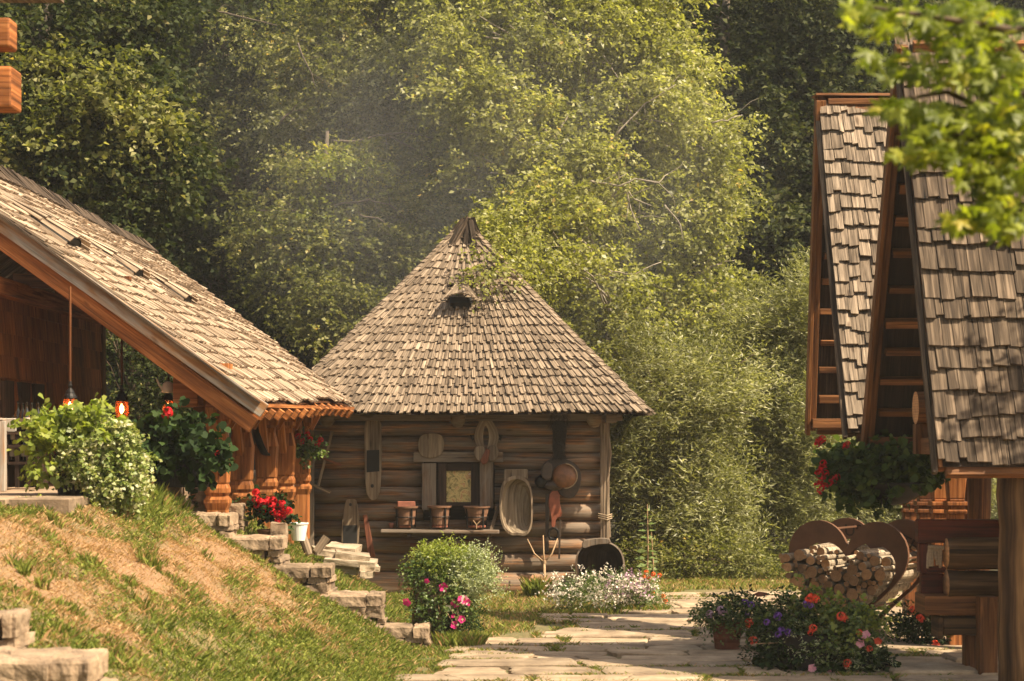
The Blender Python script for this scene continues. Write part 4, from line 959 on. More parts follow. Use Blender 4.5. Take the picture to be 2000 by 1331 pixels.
# ================================================================== LEFT OPEN PORCH
def porch():
    t = thing('open_porch', (-4.6, 26, 1.0), 'open wooden porch with carved orange posts under a long silvery shingle roof on the left', 'porch')
    E1, E2 = Vector((-2.89, 22.5, 2.76)), Vector((-2.33, 28.9, 2.80)); R1, R2 = Vector((-6.98, 22.5, 5.76)), Vector((-5.32, 29.3, 5.10))
    def P(u, v):
        a = E1.lerp(E2, u); b = R1.lerp(R2, u); p = a.lerp(b, v)
        p.z += .05*sin(pi*v)*1.0-.03*sin(6*u+3*v)+.04*sin(pi*u)
        return p
    sk = None
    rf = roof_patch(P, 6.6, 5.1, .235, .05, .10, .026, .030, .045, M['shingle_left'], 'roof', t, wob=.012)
    mb = MB(); N1, N2 = 12, 8; vs = []; fs = []
    for dz in (-.02, -.06):
        for j in range(N2+1):
            for i in range(N1+1): p = P(i/N1, j/N2*.995); vs.append((p.x, p.y, p.z+dz))
    K = (N1+1)*(N2+1)
    for j in range(N2):
        for i in range(N1):
            a = j*(N1+1)+i; fs.append((a, a+1, a+N1+2, a+N1+1)); fs.append((K+a, K+a+N1+1, K+a+N1+2, K+a+1))
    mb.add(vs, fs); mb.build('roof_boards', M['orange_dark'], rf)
    # back slope
    def PB(u, v):
        b = R1.lerp(R2, u); e = b+Vector((-3.2, .4, -2.4)); return e.lerp(b, v)
    roof_patch(PB, 6.8, 4.0, .4, .16, .26, .02, .02, .02, M['shingle'], 'back_roof_slope', rf)
    # ridge: dark bundle of overlapping split boards
    mb = MB(); n = 420
    for k in range(n):
        u = k/n; p = P(u, 1.0)+Vector((-.02, 0, .03)); s_ = 1.0-.45*u
        q = P(u, .945); d_ = (p-q).normalized()
        a = p-d_*.34*s_+Vector((0, 0, .07)); b = p+d_*.10*s_+Vector((-.02, rnd(.0, .14), .15*s_+rnd(-.03, .03)))
        mb.bar(a, b, .035, .02, jit=.006)
    mb.tube([P(0, 1)+Vector((0, 0, -.02)), P(.5, 1)+Vector((0, 0, -.02)), P(1, 1)+Vector((0, 0, -.02))], .08, 8)
    mb.build('ridge_cap', M['thatch'], rf)
    # far rake edge: rounded row of shingles
    mb = MB()
    for k in range(70):
        v = k/70; p = P(.985, v); q = P(.985, min(1, v+.05)); sl = (q-p).normalized(); n_ = Vector((.6, 0, .8))
        A = P(1.0, v)+Vector((.02, .08, -.03)); B = P(.955, v)+n_*.03
        shingle(mb, A+sl*.0, A+sl*.09, B+sl*.16, B+sl*.06, n_, .02, .012)
    mb.build('rake_shingles', M['shingle_left'], rf)
    # fan vents
    for (u, v, sc) in ((.145, .675, 1.2), (.33, .585, 1.0), (.47, .50, .95)):
        mb = MB(); mk = MB()
        o = P(u, v); ax = (P(u+.05, v)-o).normalized(); sl = (P(u, v+.05)-o).normalized(); n_ = ax.cross(sl).normalized()
        if n_.z < 0: n_ = -n_
        nb = 7
        for course in range(2):
            for k in range(nb):
                ph = pi*(k+.5)/nb
                def at_(f, ex=0):
                    R_ = lerp(.17, .03, f)*sc+ex
                    return o-sl*(.32*sc)+sl*(.9*sc*f)+ax*cos(ph)*R_*1.7+n_*(sin(ph)*R_+.01)
                p0, p1 = (at_(0, .0), at_(.5, .012)) if course == 0 else (at_(.42, .03), at_(1.0, .01))
                rad_ = ax*cos(ph)+n_*sin(ph)
                mb.bar(p0, p1, (.060 if course == 0 else .034)*sc, .018, up=rad_, tap=.6)
        mk.add([tuple(o-sl*(.27*sc)+ax*cos(pi*k/12)*.125*sc*1.5+n_*(sin(pi*k/12)*.13*sc)) for k in range(13)]+[tuple(o+sl*(.5*sc)+ax*cos(pi*k/12)*.02*sc*1.5+n_*(sin(pi*k/12)*.025*sc)) for k in range(13)], [(k, k+1, k+14, k+13) for k in range(12)])
        hv = [tuple(o-sl*(.27*sc)+ax*cos(pi*k/12)*.12*sc*1.4+n_*(sin(pi*k/12)*.11*sc)) for k in range(13)]; hv2 = [tuple(Vector(q)+sl*.05) for q in hv]
        mk.add(hv+hv2, [tuple(range(13)), tuple(range(25, 12, -1))]+[(k, k+13, k+14, k+1) for k in range(12)])
        vv = mb.build('roof_vent', M['shingle_left'], rf); mk.build('vent_hole_shade', M['soot_and_hole'], vv)  # black inner shell paints the shade between slats and in the opening
    # near rake: outer weathered board above an orange beam
    up = Vector((0, 0, 1))
    mb = MB(); a, b = E1+Vector((.10, -.07, -.10)), R1+Vector((0, -.07, -.12)); mb.bar(a, b, .07, .17); mb.build('rake_board', M['rakegrey'], t, bevel=.008)
    mb = MB(); sd_ = (R1-E1).normalized(); a, b = E1+Vector((.0, .03, -.29))+sd_*.04, R1+Vector((0, .03, -.29)); mb.bar(a, b, .13, .18); mb.build('rake_beam', M['orange'], t, bevel=.01)
    mb = MB(); a, b = E1+Vector((.04, -.10, .0))-sd_*.02, R1+Vector((0, -.10, .0)); mb.bar(a, b, .12, .02); mb.build('edge_flashing', M['thatch'], t)
    # rafters, running down the slope, ends shown below the eave
    for k in range(13):
        u = (k+.3)/13; mb = MB(); a = P(u, -.015)+Vector((0, 0, -.11)); b = P(u, .98)+Vector((0, 0, -.13)); mb.bar(a, b, .12, .13); mb.build('rafter', M['orange'], t, bevel=.008)
    mb = MB(); mb.bar(P(.02, 0)+Vector((.03, 0, -.035)), P(.99, 0)+Vector((.03, 0, -.035)), .05, .04); mb.build('eave_batten', M['orange'], t)
    # plate beam on the posts, with its sawn end towards the viewer
    mb = MB(); a = Vector((X(366, 22.9), 22.75, Z(766, 22.75))); b = Vector((-3.25, 29.2, Z(766, 22.75)+.02)); mb.bar(a, b, .29, .34); mb.build('plate_beam', M['orange'], t, bevel=.012)
    mb = MB(); a = Vector((X(365, 22.7), 22.72, Z(808, 22.7))); b = Vector((-3.3, 29.0, Z(808, 22.7))); mb.bar(a+Vector((.12, .3, .03)), b, .20, .10); mb.build('lower_plate', M['orange_dark'], t, bevel=.008)
    # carved posts with braces
    def carved(o, zt, w_):
        mb = MB()
        prof = [(-.75, .50, .0), (-.10, .50, 0), (-.02, .62, 1), (.02, .62, 1), (.06, .48, 0), (.10, .58, 1), (.15, .58, 1), (.20, .50, 0), (.22, .54, 0), (.62, .62, 0), (.80, .46, 0), (.86, .50, 0), (.90, .68, 0), (.95, .74, 0), (1.33, .74, 0), (1.36, .66, 0), (1.60, .66, 0)]
        prof = [(z_, s_*w_) for z_, s_, _ in prof]
        for i in range(len(prof)-1):
            z0, s0 = prof[i]; z1, s1 = prof[i+1]
            vs = [(o.x+a*s0, o.y+b*s0, o.z+z0) for a, b in ((-1, -1), (1, -1), (1, 1), (-1, 1))]+[(o.x+a*s1, o.y+b*s1, o.z+z1) for a, b in ((-1, -1), (1, -1), (1, 1), (-1, 1))]
            fs = [(0, 1, 5, 4), (1, 2, 6, 5), (2, 3, 7, 6), (3, 0, 4, 7)]
            uv = [[(z0, -s0+q), (z0, s0+q), (z1, s1+q), (z1, -s1+q)] for q in (0, .5, 1, 1.5)]
            if i == 0: r_ = random.random(); base = len(mb.v)
            mb.add(vs, fs, uv, 0, r_)
        return mb
    for k, px in enumerate((425, 472, 521, 556, 588)):
        d = 23.2+1.5*k; x = X(px, d); o = Vector((x, d, 1.62))
        po = carved(o, 2.7, .235).build('carved_post', M['orange'], t, bevel=.012)
        mb = MB()
        for sg in (-1, 1): mb.bar(o+Vector((0, sg*.16, .55)), o+Vector((0, sg*.62, 1.12)), .09, .12, up=(0, 0, 1))
        mb.bar(o+Vector((.14, 0, .85)), o+Vector((.30, 0, 1.15)), .10, .07)
        mb.build('brace', M['orange'], t, bevel=.006)
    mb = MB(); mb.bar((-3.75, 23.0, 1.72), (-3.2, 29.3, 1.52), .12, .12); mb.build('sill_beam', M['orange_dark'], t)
    # long shingled wall of the house behind, seen under the roof
    mb = MB(); wa, wb = Vector((-6.0, 20.2, 0)), Vector((-5.92, 28.6, 0)); dv = (wb-wa); Lw = dv.length; dv.normalize(); n_ = Vector((1, 0, 0)); z = 1.75; r = 0
    while z < 4.02:
        h = .262; s_ = rnd(-.4, 0)
        while s_ < Lw:
            wd = rnd(.35, .8); a, b = max(0, s_), min(Lw, s_+wd-.006)
            if b-a > .05:
                A, B = wa+dv*a+Vector((0, 0, z)), wa+dv*b+Vector((0, 0, z))
                shingle(mb, A, B, B+Vector((0, 0, h+.03)), A+Vector((0, 0, h+.03)), n_, .015, .018)
            s_ += wd
        z += h; r += 1
    mb.build('plank_wall', M['orange'], t)
    mb = MB(); mb.box((-6.15, 24.4, 2.9), (.25, 8.4, 2.5)); mb.bar((-5.93, 20.2, 4.1), (-5.86, 28.7, 4.07), .22, .2); mb.build('wall_plate', M['orange'], t, bevel=.01)
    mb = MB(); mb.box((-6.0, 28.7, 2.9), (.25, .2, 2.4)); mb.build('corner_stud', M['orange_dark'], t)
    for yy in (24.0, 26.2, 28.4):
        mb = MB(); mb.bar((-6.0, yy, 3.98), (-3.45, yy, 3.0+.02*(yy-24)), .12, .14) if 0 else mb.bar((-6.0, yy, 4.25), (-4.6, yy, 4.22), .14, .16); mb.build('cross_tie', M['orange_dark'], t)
    # shuttered opening with dark planks behind the bottle rack
    for (px0, px1) in ((0, 18), (33, 50), (60, 78)):
        y0 = 5.95/((1000-px0)/F); y1 = 5.95/((1000-px1)/F)
        mb = MB(); mb.box((-5.92, (y0+y1)/2, 2.55), (.06, y1-y0, .95)); mb.build('dark_panel', M['frame'], t)
    return t
porch()

# bar rack, bottles and board at the left edge
def rack():
    d = 21.6
    t = thing('bottle_rack', W(45, 918, d), 'dark slatted wooden rack holding bottles at the left edge of the porch', 'rack')
    z0 = 1.82
    for px in (14, 36, 58, 78):
        mb = MB(); mb.box((X(px, d), d+.1, (z0+Z(842, d))/2), (.04, .35, Z(842, d)-z0)); mb.build('upright', M['frame'], t)
    for py in (846, 872, 905):
        mb = MB(); mb.box((X(45, d), d+.1, Z(py, d)), (X(82, d)-X(10, d), .38, .03)); mb.build('shelf', M['frame'], t)
    mb = MB(); mb.lathe([(.001, 0), (.036, 0), (.038, .01), (.038, .17), (.030, .20), (.013, .24), (.013, .30), (.015, .30), (.001, .31)], (0, 0, 0), 14); b0 = mb.build('wine_bottle', M['bottle'], smooth=True)
    ml = MB(); ml.lathe([(.0385, .05), (.0385, .14)], (0, 0, 0), 14); l0 = ml.build('bottle_label', M['labelp']); l0.parent = b0
    tag(b0, 'dark wine bottle with a pale label standing on the rack at the left edge', 'bottle', 'wine bottles on the rack')
    spots = [(30, 845), (42, 846), (52, 844), (60, 846), (70, 845), (22, 904), (45, 904), (68, 904), (26, 871), (50, 871)]
    for i, (px, py) in enumerate(spots):
        if i == 0: o = b0
        else:
            o = b0.copy(); COL.objects.link(o); c = l0.copy(); COL.objects.link(c); c.parent = o
        o.location = (X(px, d), d+rnd(.0, .12), Z(py, d)+.017); o.rotation_euler.z = rnd(0, 6)
        if py > 850: o['label'] = 'dark wine bottle stored on the lower shelves of the rack at the left edge'; o['group'] = 'wine bottles stored low in the rack'
    mb = MB(); mb.box(W(13, 832, d-.05), (.20, .03, .16), (.15, 0, 0)); o = mb.build('menu_board', M['paper']); tag(o, 'off-white card leaning on top of the rack at the left edge', 'card')
    mb = MB(); mb.box((X(2, 20.8), 20.8, (1.80+Z(822, 20.8))/2), (.10, .08, Z(822, 20.8)-1.80), jit=.004); mb.lathe([(.001, 0), (.05, .0), (.05, .02), (.001, .03)], W(2, 822, 20.8), 12); tag(mb.build('grey_stake', M['rakegrey'], bevel=.01), 'weathered grey wooden stake at the left edge, in front of the bottle rack', 'post')
rack()

def lantern(px, py, ztop_py, d, label):
    s = .125; c = W(px, py, d)
    t = thing('hanging_lantern', c, label, 'lantern', 'lit lanterns hanging under the porch roof')
    mb = MB(); mb.tube([c+Vector((0, 0, .27)), Vector((c.x, c.y, Z(ztop_py, d)))], .014, 8); mb.build('rod', M['orange_dark'], t)
    mb = MB(); mb.lathe([(.001, .30), (.018, .28), (.02, .25), (.03, .24), (.02, .21), (.05, .17), (.055, .15), (.075, .12), (.08, .10), (.07, .09), (.001, .10)], c, 14); mb.lathe([(.001, -.14), (.075, -.14), (.08, -.12), (.001, -.11)], c, 14)
    for a in np.linspace(0, 2*pi, 6)[:-1]:
        mb.tube([c+Vector((cos(a)*.07, sin(a)*.07, -.13)), c+Vector((cos(a)*.092, sin(a)*.092, -.03)), c+Vector((cos(a)*.085, sin(a)*.085, .06)), c+Vector((cos(a)*.07, sin(a)*.07, .11))], .006, 5)
    mb.build('iron_cage', M['iron'], t)
    mb = MB(); mb.lathe([(.008, .06), (.022, .03), (.027, -.015), (.016, -.05), (.001, -.06)], c, 10); mb.build('bulb', M['bulb'], t, smooth=True)
    mb = MB(); mb.lathe([(.068, .09), (.085, .04), (.088, -.04), (.068, -.12)], c, 16); mb.build('glass', M['lampglass'], t, smooth=True)
    pl = bpy.data.lights.new('lamp_glow', 'POINT'); po = bpy.data.objects.new('lamp_glow', pl); COL.objects.link(po); pl.energy = 5; pl.color = (1, .5, .18); pl.shadow_soft_size = .03
    under(po, t); po.matrix_parent_inverse = Matrix.Identity(4); po.location = (0, -.0, .0)
m, n, l, b = newmat('amber_lamp_glass'); b.inputs['Base Color'].default_value = (.8, .25, .08, 1); b.inputs['Transmission Weight'].default_value = .0
tr_ = n.new('ShaderNodeBsdfTransparent'); tr_.inputs[0].default_value = (1, .72, .55, 1); mx = n.new('ShaderNodeMixShader'); mx.inputs[0].default_value = .16; b.inputs['Roughness'].default_value = .1
l.new(tr_.outputs[0], mx.inputs[1]); l.new(b.outputs[0], mx.inputs[2]); l.new(mx.outputs[0], n['Material Output'].inputs['Surface']); M['lampglass'] = m
lantern(137, 796, 560, 21.7, 'nearest lit lantern on a rod, above the large variegated plant')
lantern(238, 799, 640, 24.0, 'middle lit lantern on a rod, in front of the dark foliage gap')
lantern(329, 797, 700, 26.2, 'farthest lit lantern, beside the sawn beam end and above the geraniums')
# white kettle hanging by the beam end
t = thing('white_kettle', W(326, 758, 23.4), 'small white enamel watering can hanging beside the sawn beam end', 'watering can')
c = W(328, 758, 23.4); mb = MB(); mb.lathe([(.001, -.06), (.07, -.06), (.075, -.02), (.06, .05), (.03, .075), (.001, .08)], c, 16); mb.build('can_body', M['enamel'], t, smooth=True)
mb = MB(); mb.tube([c+Vector((-.05, 0, -.03)), c+Vector((-.10, 0, .03)), c+Vector((-.13, 0, .10))], [.018, .012, .012], 7); mb.tube([c+Vector((.06, 0, -.04)), c+Vector((.11, 0, .0)), c+Vector((.06, 0, .05))], .007, 6); mb.build('spout', M['enamel'], t)
# sign strip and enamel pan between posts
mb = MB(); mb.box(W(443, 853, 24.0), (.05, .03, .44)); tag(mb.build('thermometer', M['enamel'], bevel=.005), 'narrow pale thermometer strip between the first and second carved posts', 'thermometer')
mb = MB(); mb.lathe([(.001, -.05), (.2, -.045), (.23, .0), (.25, .05), (.22, .05), (.19, -.02), (.001, -.03)], W(508, 858, 26.0), 20, M=Matrix.Rotation(radians(70), 3, 'Y')); tag(mb.build('hanging_pan', M['iron'], smooth=True), 'black round pan hanging between the second and third carved posts', 'pan')
mb = MB(); mb.box(W(572, 933, 28.2), (.035, .03, .36)); tag(mb.build('measuring_strip', M['enamel']), 'thin white vertical strip fixed beside the fourth carved post', 'strip')

# projecting beam ends of a taller log building at the top left
t = thing('log_building_corner', (X(-60, 16), 16, 0), 'corner of a log building, two squared beam ends showing at the top left', 'building')
for (x1_, y0_, y1_) in ((27, 40, 98), (33, 136, 216)):
    mb = MB(); d = 16.0; z1, z0 = Z(y0_, d), Z(y1_, d); xe = X(x1_, d)
    mb.bar((X(-700, d), d, (z0+z1)/2), (xe, d, (z0+z1)/2), z1-z0, z1-z0, up=(0, 0, 1)); mb.build('beam_end', M['orange'], t, bevel=.02)
mb = MB(); mb.box((X(-260, 16), 16.9, 3.2), (.9, 2.4, 6.4)); mb.build('log_wall', M['orange_dark'], t, bevel=.02)
mb = MB(); mb.box((X(-260, 16), 16.9, 6.5), (2.0, 3.4, .15)); mb.build('roof_edge', M['shingle'], t)

# ================================================================== RIGHT SHINGLED GABLES
def gable(name, label, xL, xR, ridge, near, far, mat, roww, batn, seedw, capbrd, label2=None):
    """ridge/near/far: (y, z) points; the gable end stands open at x = xL"""
    t = thing(name, (xL+.5, ridge[0], 0), label, 'gabled roof')
    rv = Vector((0, ridge[0], ridge[1])); nv = Vector((0, near[0], near[1])); fv = Vector((0, far[0], far[1]))
    Lx = xR-xL
    def P(u, v):
        p = nv.lerp(rv, v); p = Vector((xL+Lx*u, p.y-.05*sin(pi*v), p.z-.05*sin(pi*v)))
        p.y += .015*sin(9*u+4*v); return p
    def Q(u, v):
        p = fv.lerp(rv, v); return Vector((xL+Lx*u, p.y, p.z))
    Ln, Lf = (rv-nv).length, (rv-fv).length
    rf = roof_patch(P, Lx, Ln, roww[0], roww[1], roww[2], .026, .045, .055, mat, 'roof', t, wob=.012, over=1.5)
    roof_patch(Q, Lx, Lf, roww[0]*1.1, roww[1]*1.4, roww[2]*1.5, .02, .03, .02, mat, 'far_roof_slope', rf)
    for side, (A, L_) in enumerate(((nv, Ln), (fv, Lf))):
        sl = (rv-A).normalized(); nrm = sl.cross(Vector((1, 0, 0)));
        if nrm.z > 0: nrm = -nrm
        n_b = int(L_/batn)
        for k in range(n_b+1):
            p = A+sl*(L_*(k/n_b)*.985+.03)+nrm*.075
            mb = MB(); p = p+sl*rnd(-.03, .03); q_ = rnd(-.012, .012); ax_ = Vector((1, q_, q_*.5)).normalized(); n2_ = ax_.cross(sl).normalized(); mb.frame_box(Vector(((xL+xR)/2+.03+rnd(-.02, .03), p.y, p.z)), [ax_, sl, n2_], (Lx-.14, rnd(.065, .11) if k else .12, .09), jit=.008); mb.build('batten', M['brownbeam'], t, bevel=.006)
        mb = MB(); c_ = (A+rv)/2+nrm*.006; mb.frame_box(Vector(((xL+xR)/2+.02, c_.y, c_.z)), [Vector((1, 0, 0)), sl, nrm], (Lx-.06, L_, .012)); mb.build('underlay_boards', M['frame'], t)
        # rake board and the rafters behind it
        for q, (xx, w_, th) in enumerate(((xL-.02, .05, .17), (xL+.045, .07, .12))):
            if side == 0 and q == 0: w_, th = .05, .07
            a = Vector((xx, A.y, A.z))+nrm*(.04+th/2-.03)-sl*(.05*(1-q)); b = Vector((xx, rv.y, rv.z))+nrm*(.04+th/2-.03)
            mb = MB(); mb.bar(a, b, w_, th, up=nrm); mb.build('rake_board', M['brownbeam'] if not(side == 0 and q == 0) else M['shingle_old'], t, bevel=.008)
        for xx in np.arange(xL+.9, xR-.2, .9):
            mb = MB(); a = Vector((xx, A.y, A.z))+nrm*.15; b = Vector((xx, rv.y, rv.z))+nrm*.15; mb.bar(a, b, .1, .12, up=nrm); mb.build('rafter', M['brownbeam'], t)
        mb = MB(); p = A+nrm*.16+sl*.10; mb.bar((xL+.02, p.y, p.z), (xR, p.y, p.z), .14, .12); mb.build('eave_plate', M['brownbeam'], t, bevel=.01)
    mb = MB()
    if capbrd:
        x = xL-.04
        while x < xR:
            w_ = rnd(.12, .2); mb.frame_box(rv+Vector((x+w_/2, -.07, -.06)), [Vector((1, 0, 0)), Vector((0, .5, .86)).normalized(), Vector((0, -.86, .5)).normalized()], (w_*.95, .22, .02), jit=.004); mb.frame_box(rv+Vector((x+w_/2, .07, -.06)), [Vector((1, 0, 0)), Vector((0, -.5, .86)).normalized(), Vector((0, .86, .5)).normalized()], (w_*.95, .22, .02)); x += w_
        mb.box(rv+Vector(((xL+xR)/2, 0, .05)), (Lx+.1, .24, .03), jit=.01)
    else:
        x = xL-.03
        while x < xR:
            w_ = rnd(.1, .18); mb.bar(rv+Vector((x+w_/2, -.20, -.30)), rv+Vector((x+w_/2+rnd(-.02, .02), .06, .08+rnd(-.03, .05))), w_*.92, .022, up=(0, -1, .5), jit=.006); x += w_
    mb.build('ridge_boards', M['brownbeam'] if capbrd else mat, rf)
    return t
XA = 3.88
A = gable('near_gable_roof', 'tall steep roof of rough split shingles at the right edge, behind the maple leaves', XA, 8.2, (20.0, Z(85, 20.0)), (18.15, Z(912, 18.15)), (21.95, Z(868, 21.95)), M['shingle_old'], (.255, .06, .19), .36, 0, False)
XB = 3.72
B = gable('far_gable_roof', 'lower steep shingle roof with a brown boarded ridge, left of the tall gable', XB, 5.05, (24.2, Z(196, 24.2)), (22.1, Z(845, 22.1)), (25.02, Z(838, 25.02)), M['shingle'], (.228, .055, .15), .36, 1, True)
# log purlin end under the near gable
mb = MB(); mb.tube([W(1788, 797, 20.0), W(1788, 797, 20.0)+Vector((3.4, 0, 0))], [.165, .165], 18, 0, 1); mb.build('purlin_log', [M['brownbeam'], M['cut']], A)
# posts carrying the near gable
def logpost(px, d, r, z1, par, mat, name='log_post', z0=-.05):
    mb = MB(); x = X(px, d); n = 7; mb.tube([(x+rnd(-.01, .01), d+rnd(-.01, .01), lerp(z0, z1, k/n)) for k in range(n+1)], [r*rnd(.95, 1.05) for _ in range(n+1)], 16, jit=.05); return mb.build(name, mat, par, smooth=True)
logpost(1990, 18.55, .19, Z(912, 18.15)+.05, A, M['splitlog'])
logpost(1912, 21.9, .13, Z(868, 21.95), A, M['orange_dark'])
mb = MB(); mb.box((XA+.22, 20.0, 2.35), (.12, .14, 0.3)); mb.box((X(1838, 19.2), 19.2, 2.28), (.10, 1.9, .16)); mb.build('side_plate', M['brownbeam'], A)
logpost(2120, 22, .15, 2.3, A, M['brownbeam']); logpost(1860, 25.0, .12, 2.5, B, M['orange_dark']); logpost(1900, 23.3, .10, 2.5, B, M['orange_dark'])
# carved balustrade posts behind
t = thing('carved_veranda', (X(1850, 22.6), 22.6, 0), 'dim veranda rail with carved posts under the tall gable, behind the log bench', 'veranda')
for k, (px, d, mt) in enumerate(((1777, 26.0, 'orange_dark'), (1806, 24.6, 'orange_dark'), (1836, 23.4, 'orange'), (1866, 22.4, 'orange'))):
    x = X(px, d); mb = MB(); zt = Z(900, 22.4)+.05; zr = Z(983, d)
    for z0, z1, s0, s1 in ((0, zr-.12, .085, .085), (zr-.12, zr-.07, .11, .11), (zr-.07, zr-.03, .085, .085), (zr-.03, zr+.02, .12, .12), (zr+.02, zr+.05, .085, .085), (zr+.05, zt, .085, .125)):
        c0, c1 = Vector((x, d, z0)), Vector((x, d, z1)); vs = [(x+a*s0, d+b*s0, z0) for a, b in ((-1, -1), (1, -1), (1, 1), (-1, 1))]+[(x+a*s1, d+b*s1, z1) for a, b in ((-1, -1), (1, -1), (1, 1), (-1, 1))]
        mb.add(vs, [(0, 1, 5, 4), (1, 2, 6, 5), (2, 3, 7, 6), (3, 0, 4, 7), (4, 5, 6, 7), (3, 2, 1, 0)], [[(z0, -s0+q), (z0, s0+q), (z1, s1+q), (z1, -s1+q)] for q in (0, .5, 1, 1.5)]+[[(0, 0), (.1, 0), (.1, .1), (0, .1)]]*2, 0, .5)
    mb.build('carved_post', M[mt], t, bevel=.01)
mb = MB(); mb.bar((X(1777, 26), 26, 1.0), (X(1866, 22.4), 22.4, 1.0), .12, .12); mb.bar((X(1777, 26), 26, 2.2), (X(1866, 22.4), 22.4, 2.2), .16, .16); mb.build('rail', M['orange_dark'], t)
# log bench / woodpile stand
d = 19.9
def bx(mb, a, b, c_, e, dd, dep, **k): mb.box(((X(a, dd)+X(b, dd))/2, dd, (Z(c_, dd)+Z(e, dd))/2), (X(b, dd)-X(a, dd), dep, Z(c_, dd)-Z(e, dd)), **k)
t = thing('log_bench', (X(1880, d), d, 0), 'dark heavy timber bench of beams and split logs beside the big right-hand post', 'bench')
for nm, args, mt in (('top_beam', (1790, 1965, 1015, 1060, d, .16), 'redbeam'), ('end_board', (1793, 1810, 1061, 1118, d, .14), 'redbeam'), ('end_board', (1797, 1842, 1120, 1160, d+.1, .10), 'redbeam'), ('cross_rail', (1797, 1846, 1107, 1119, d, .12), 'redbeam'),
                     ('seat_beam', (1796, 1960, 1160, 1198, d+.02, .5), 'brownbeam'), ('foot_plank', (1836, 1962, 1205, 1238, d-.1, .3), 'splitlog'), ('foot_plank_end', (1825, 1835, 1203, 1246, d-.1, .34), 'splitlog'), ('leg', (1882, 1912, 1240, 1312, d+.1, .16), 'brownbeam'), ('leg', (1909, 1945, 1165, 1326, d-.3, .18), 'brownbeam')):
    mb = MB(); bx(mb, *args); mb.build(nm, M[mt], t, bevel=.012)
for (a, b, c_, e) in ((1842, 1962, 1050, 1109), (1842, 1962, 1112, 1168)):
    mb = MB(); r = (Z(c_, d)-Z(e, d))/2*1.03; zc = Z((c_+e)/2, d); mb.tube([(lerp(X(a, d), X(b, d), k/5), d-.14, zc) for k in range(6)], [r*rnd(.96, 1.04) for _ in range(6)], 14, 0, 1, jit=.05); mb.build('split_log', [M['splitlog'], M['cut']], t, smooth=True)
mb = MB()
for k in range(7):
    x = X(1812+k*4, d-.02); mb.bar((x, d-.05, Z(1068, d)), (x+rnd(-.02, .02), d-.09, Z(1100+rnd(-8, 10), d)), .03, .03, tap=1)
mb.bar((X(1809, d), d-.02, Z(1068, d)), (X(1842, d), d-.02, Z(1070, d)), .12, .04); o = mb.build('fringed_hide', M['rope'], bevel=.01); tag(o, 'small pale shaggy hide draped through the end of the log bench', 'hide')
# side wall of the near house at the frame edge
t = thing('red_doorway', (X(2040, 18.9), 18.9, 0), 'sliver of a dark red plank door in a pale frame at the right edge', 'door')
mb = MB(); mb.box((X(2030, 19.2), 19.2, 1.3), (.34, .05, 1.5)); mb.build('door_panel', M['redbeam'], t, bevel=.01)
mb = MB(); mb.box((X(1990, 19.2)-.0, 19.17, 1.2), (.05, .06, 1.7)); mb.build('frame_board', M['splitlog'], t, bevel=.008)
# dark flat stones below the bench
for (a, b, c_, e, dd, lb) in ((1740, 1850, 1292, 1300, 20.6, 'flat dark paving stone left of the bench legs'), (1850, 1990, 1285, 1300, 20.9, 'flat dark paving stone right under the bench legs'), (1730, 1900, 1312, 1331, 19.9, 'nearest dark paving stone at the bottom right corner'), (1905, 2040, 1310, 1331, 19.8, 'paving stone against the foot of the big post')):
    mb = MB(); x0_, x1_ = X(a, dd), X(b, dd); irregular_slab(mb, rough_outline([(x0_, dd-.35), (x1_, dd-.35), (x1_, dd+.3), (x0_, dd+.3)], 4, .03), .06+.01*(a % 3), .1); tag(mb.build('paving_stone', M['flag']), lb, 'paving stone', 'stones under the bench')

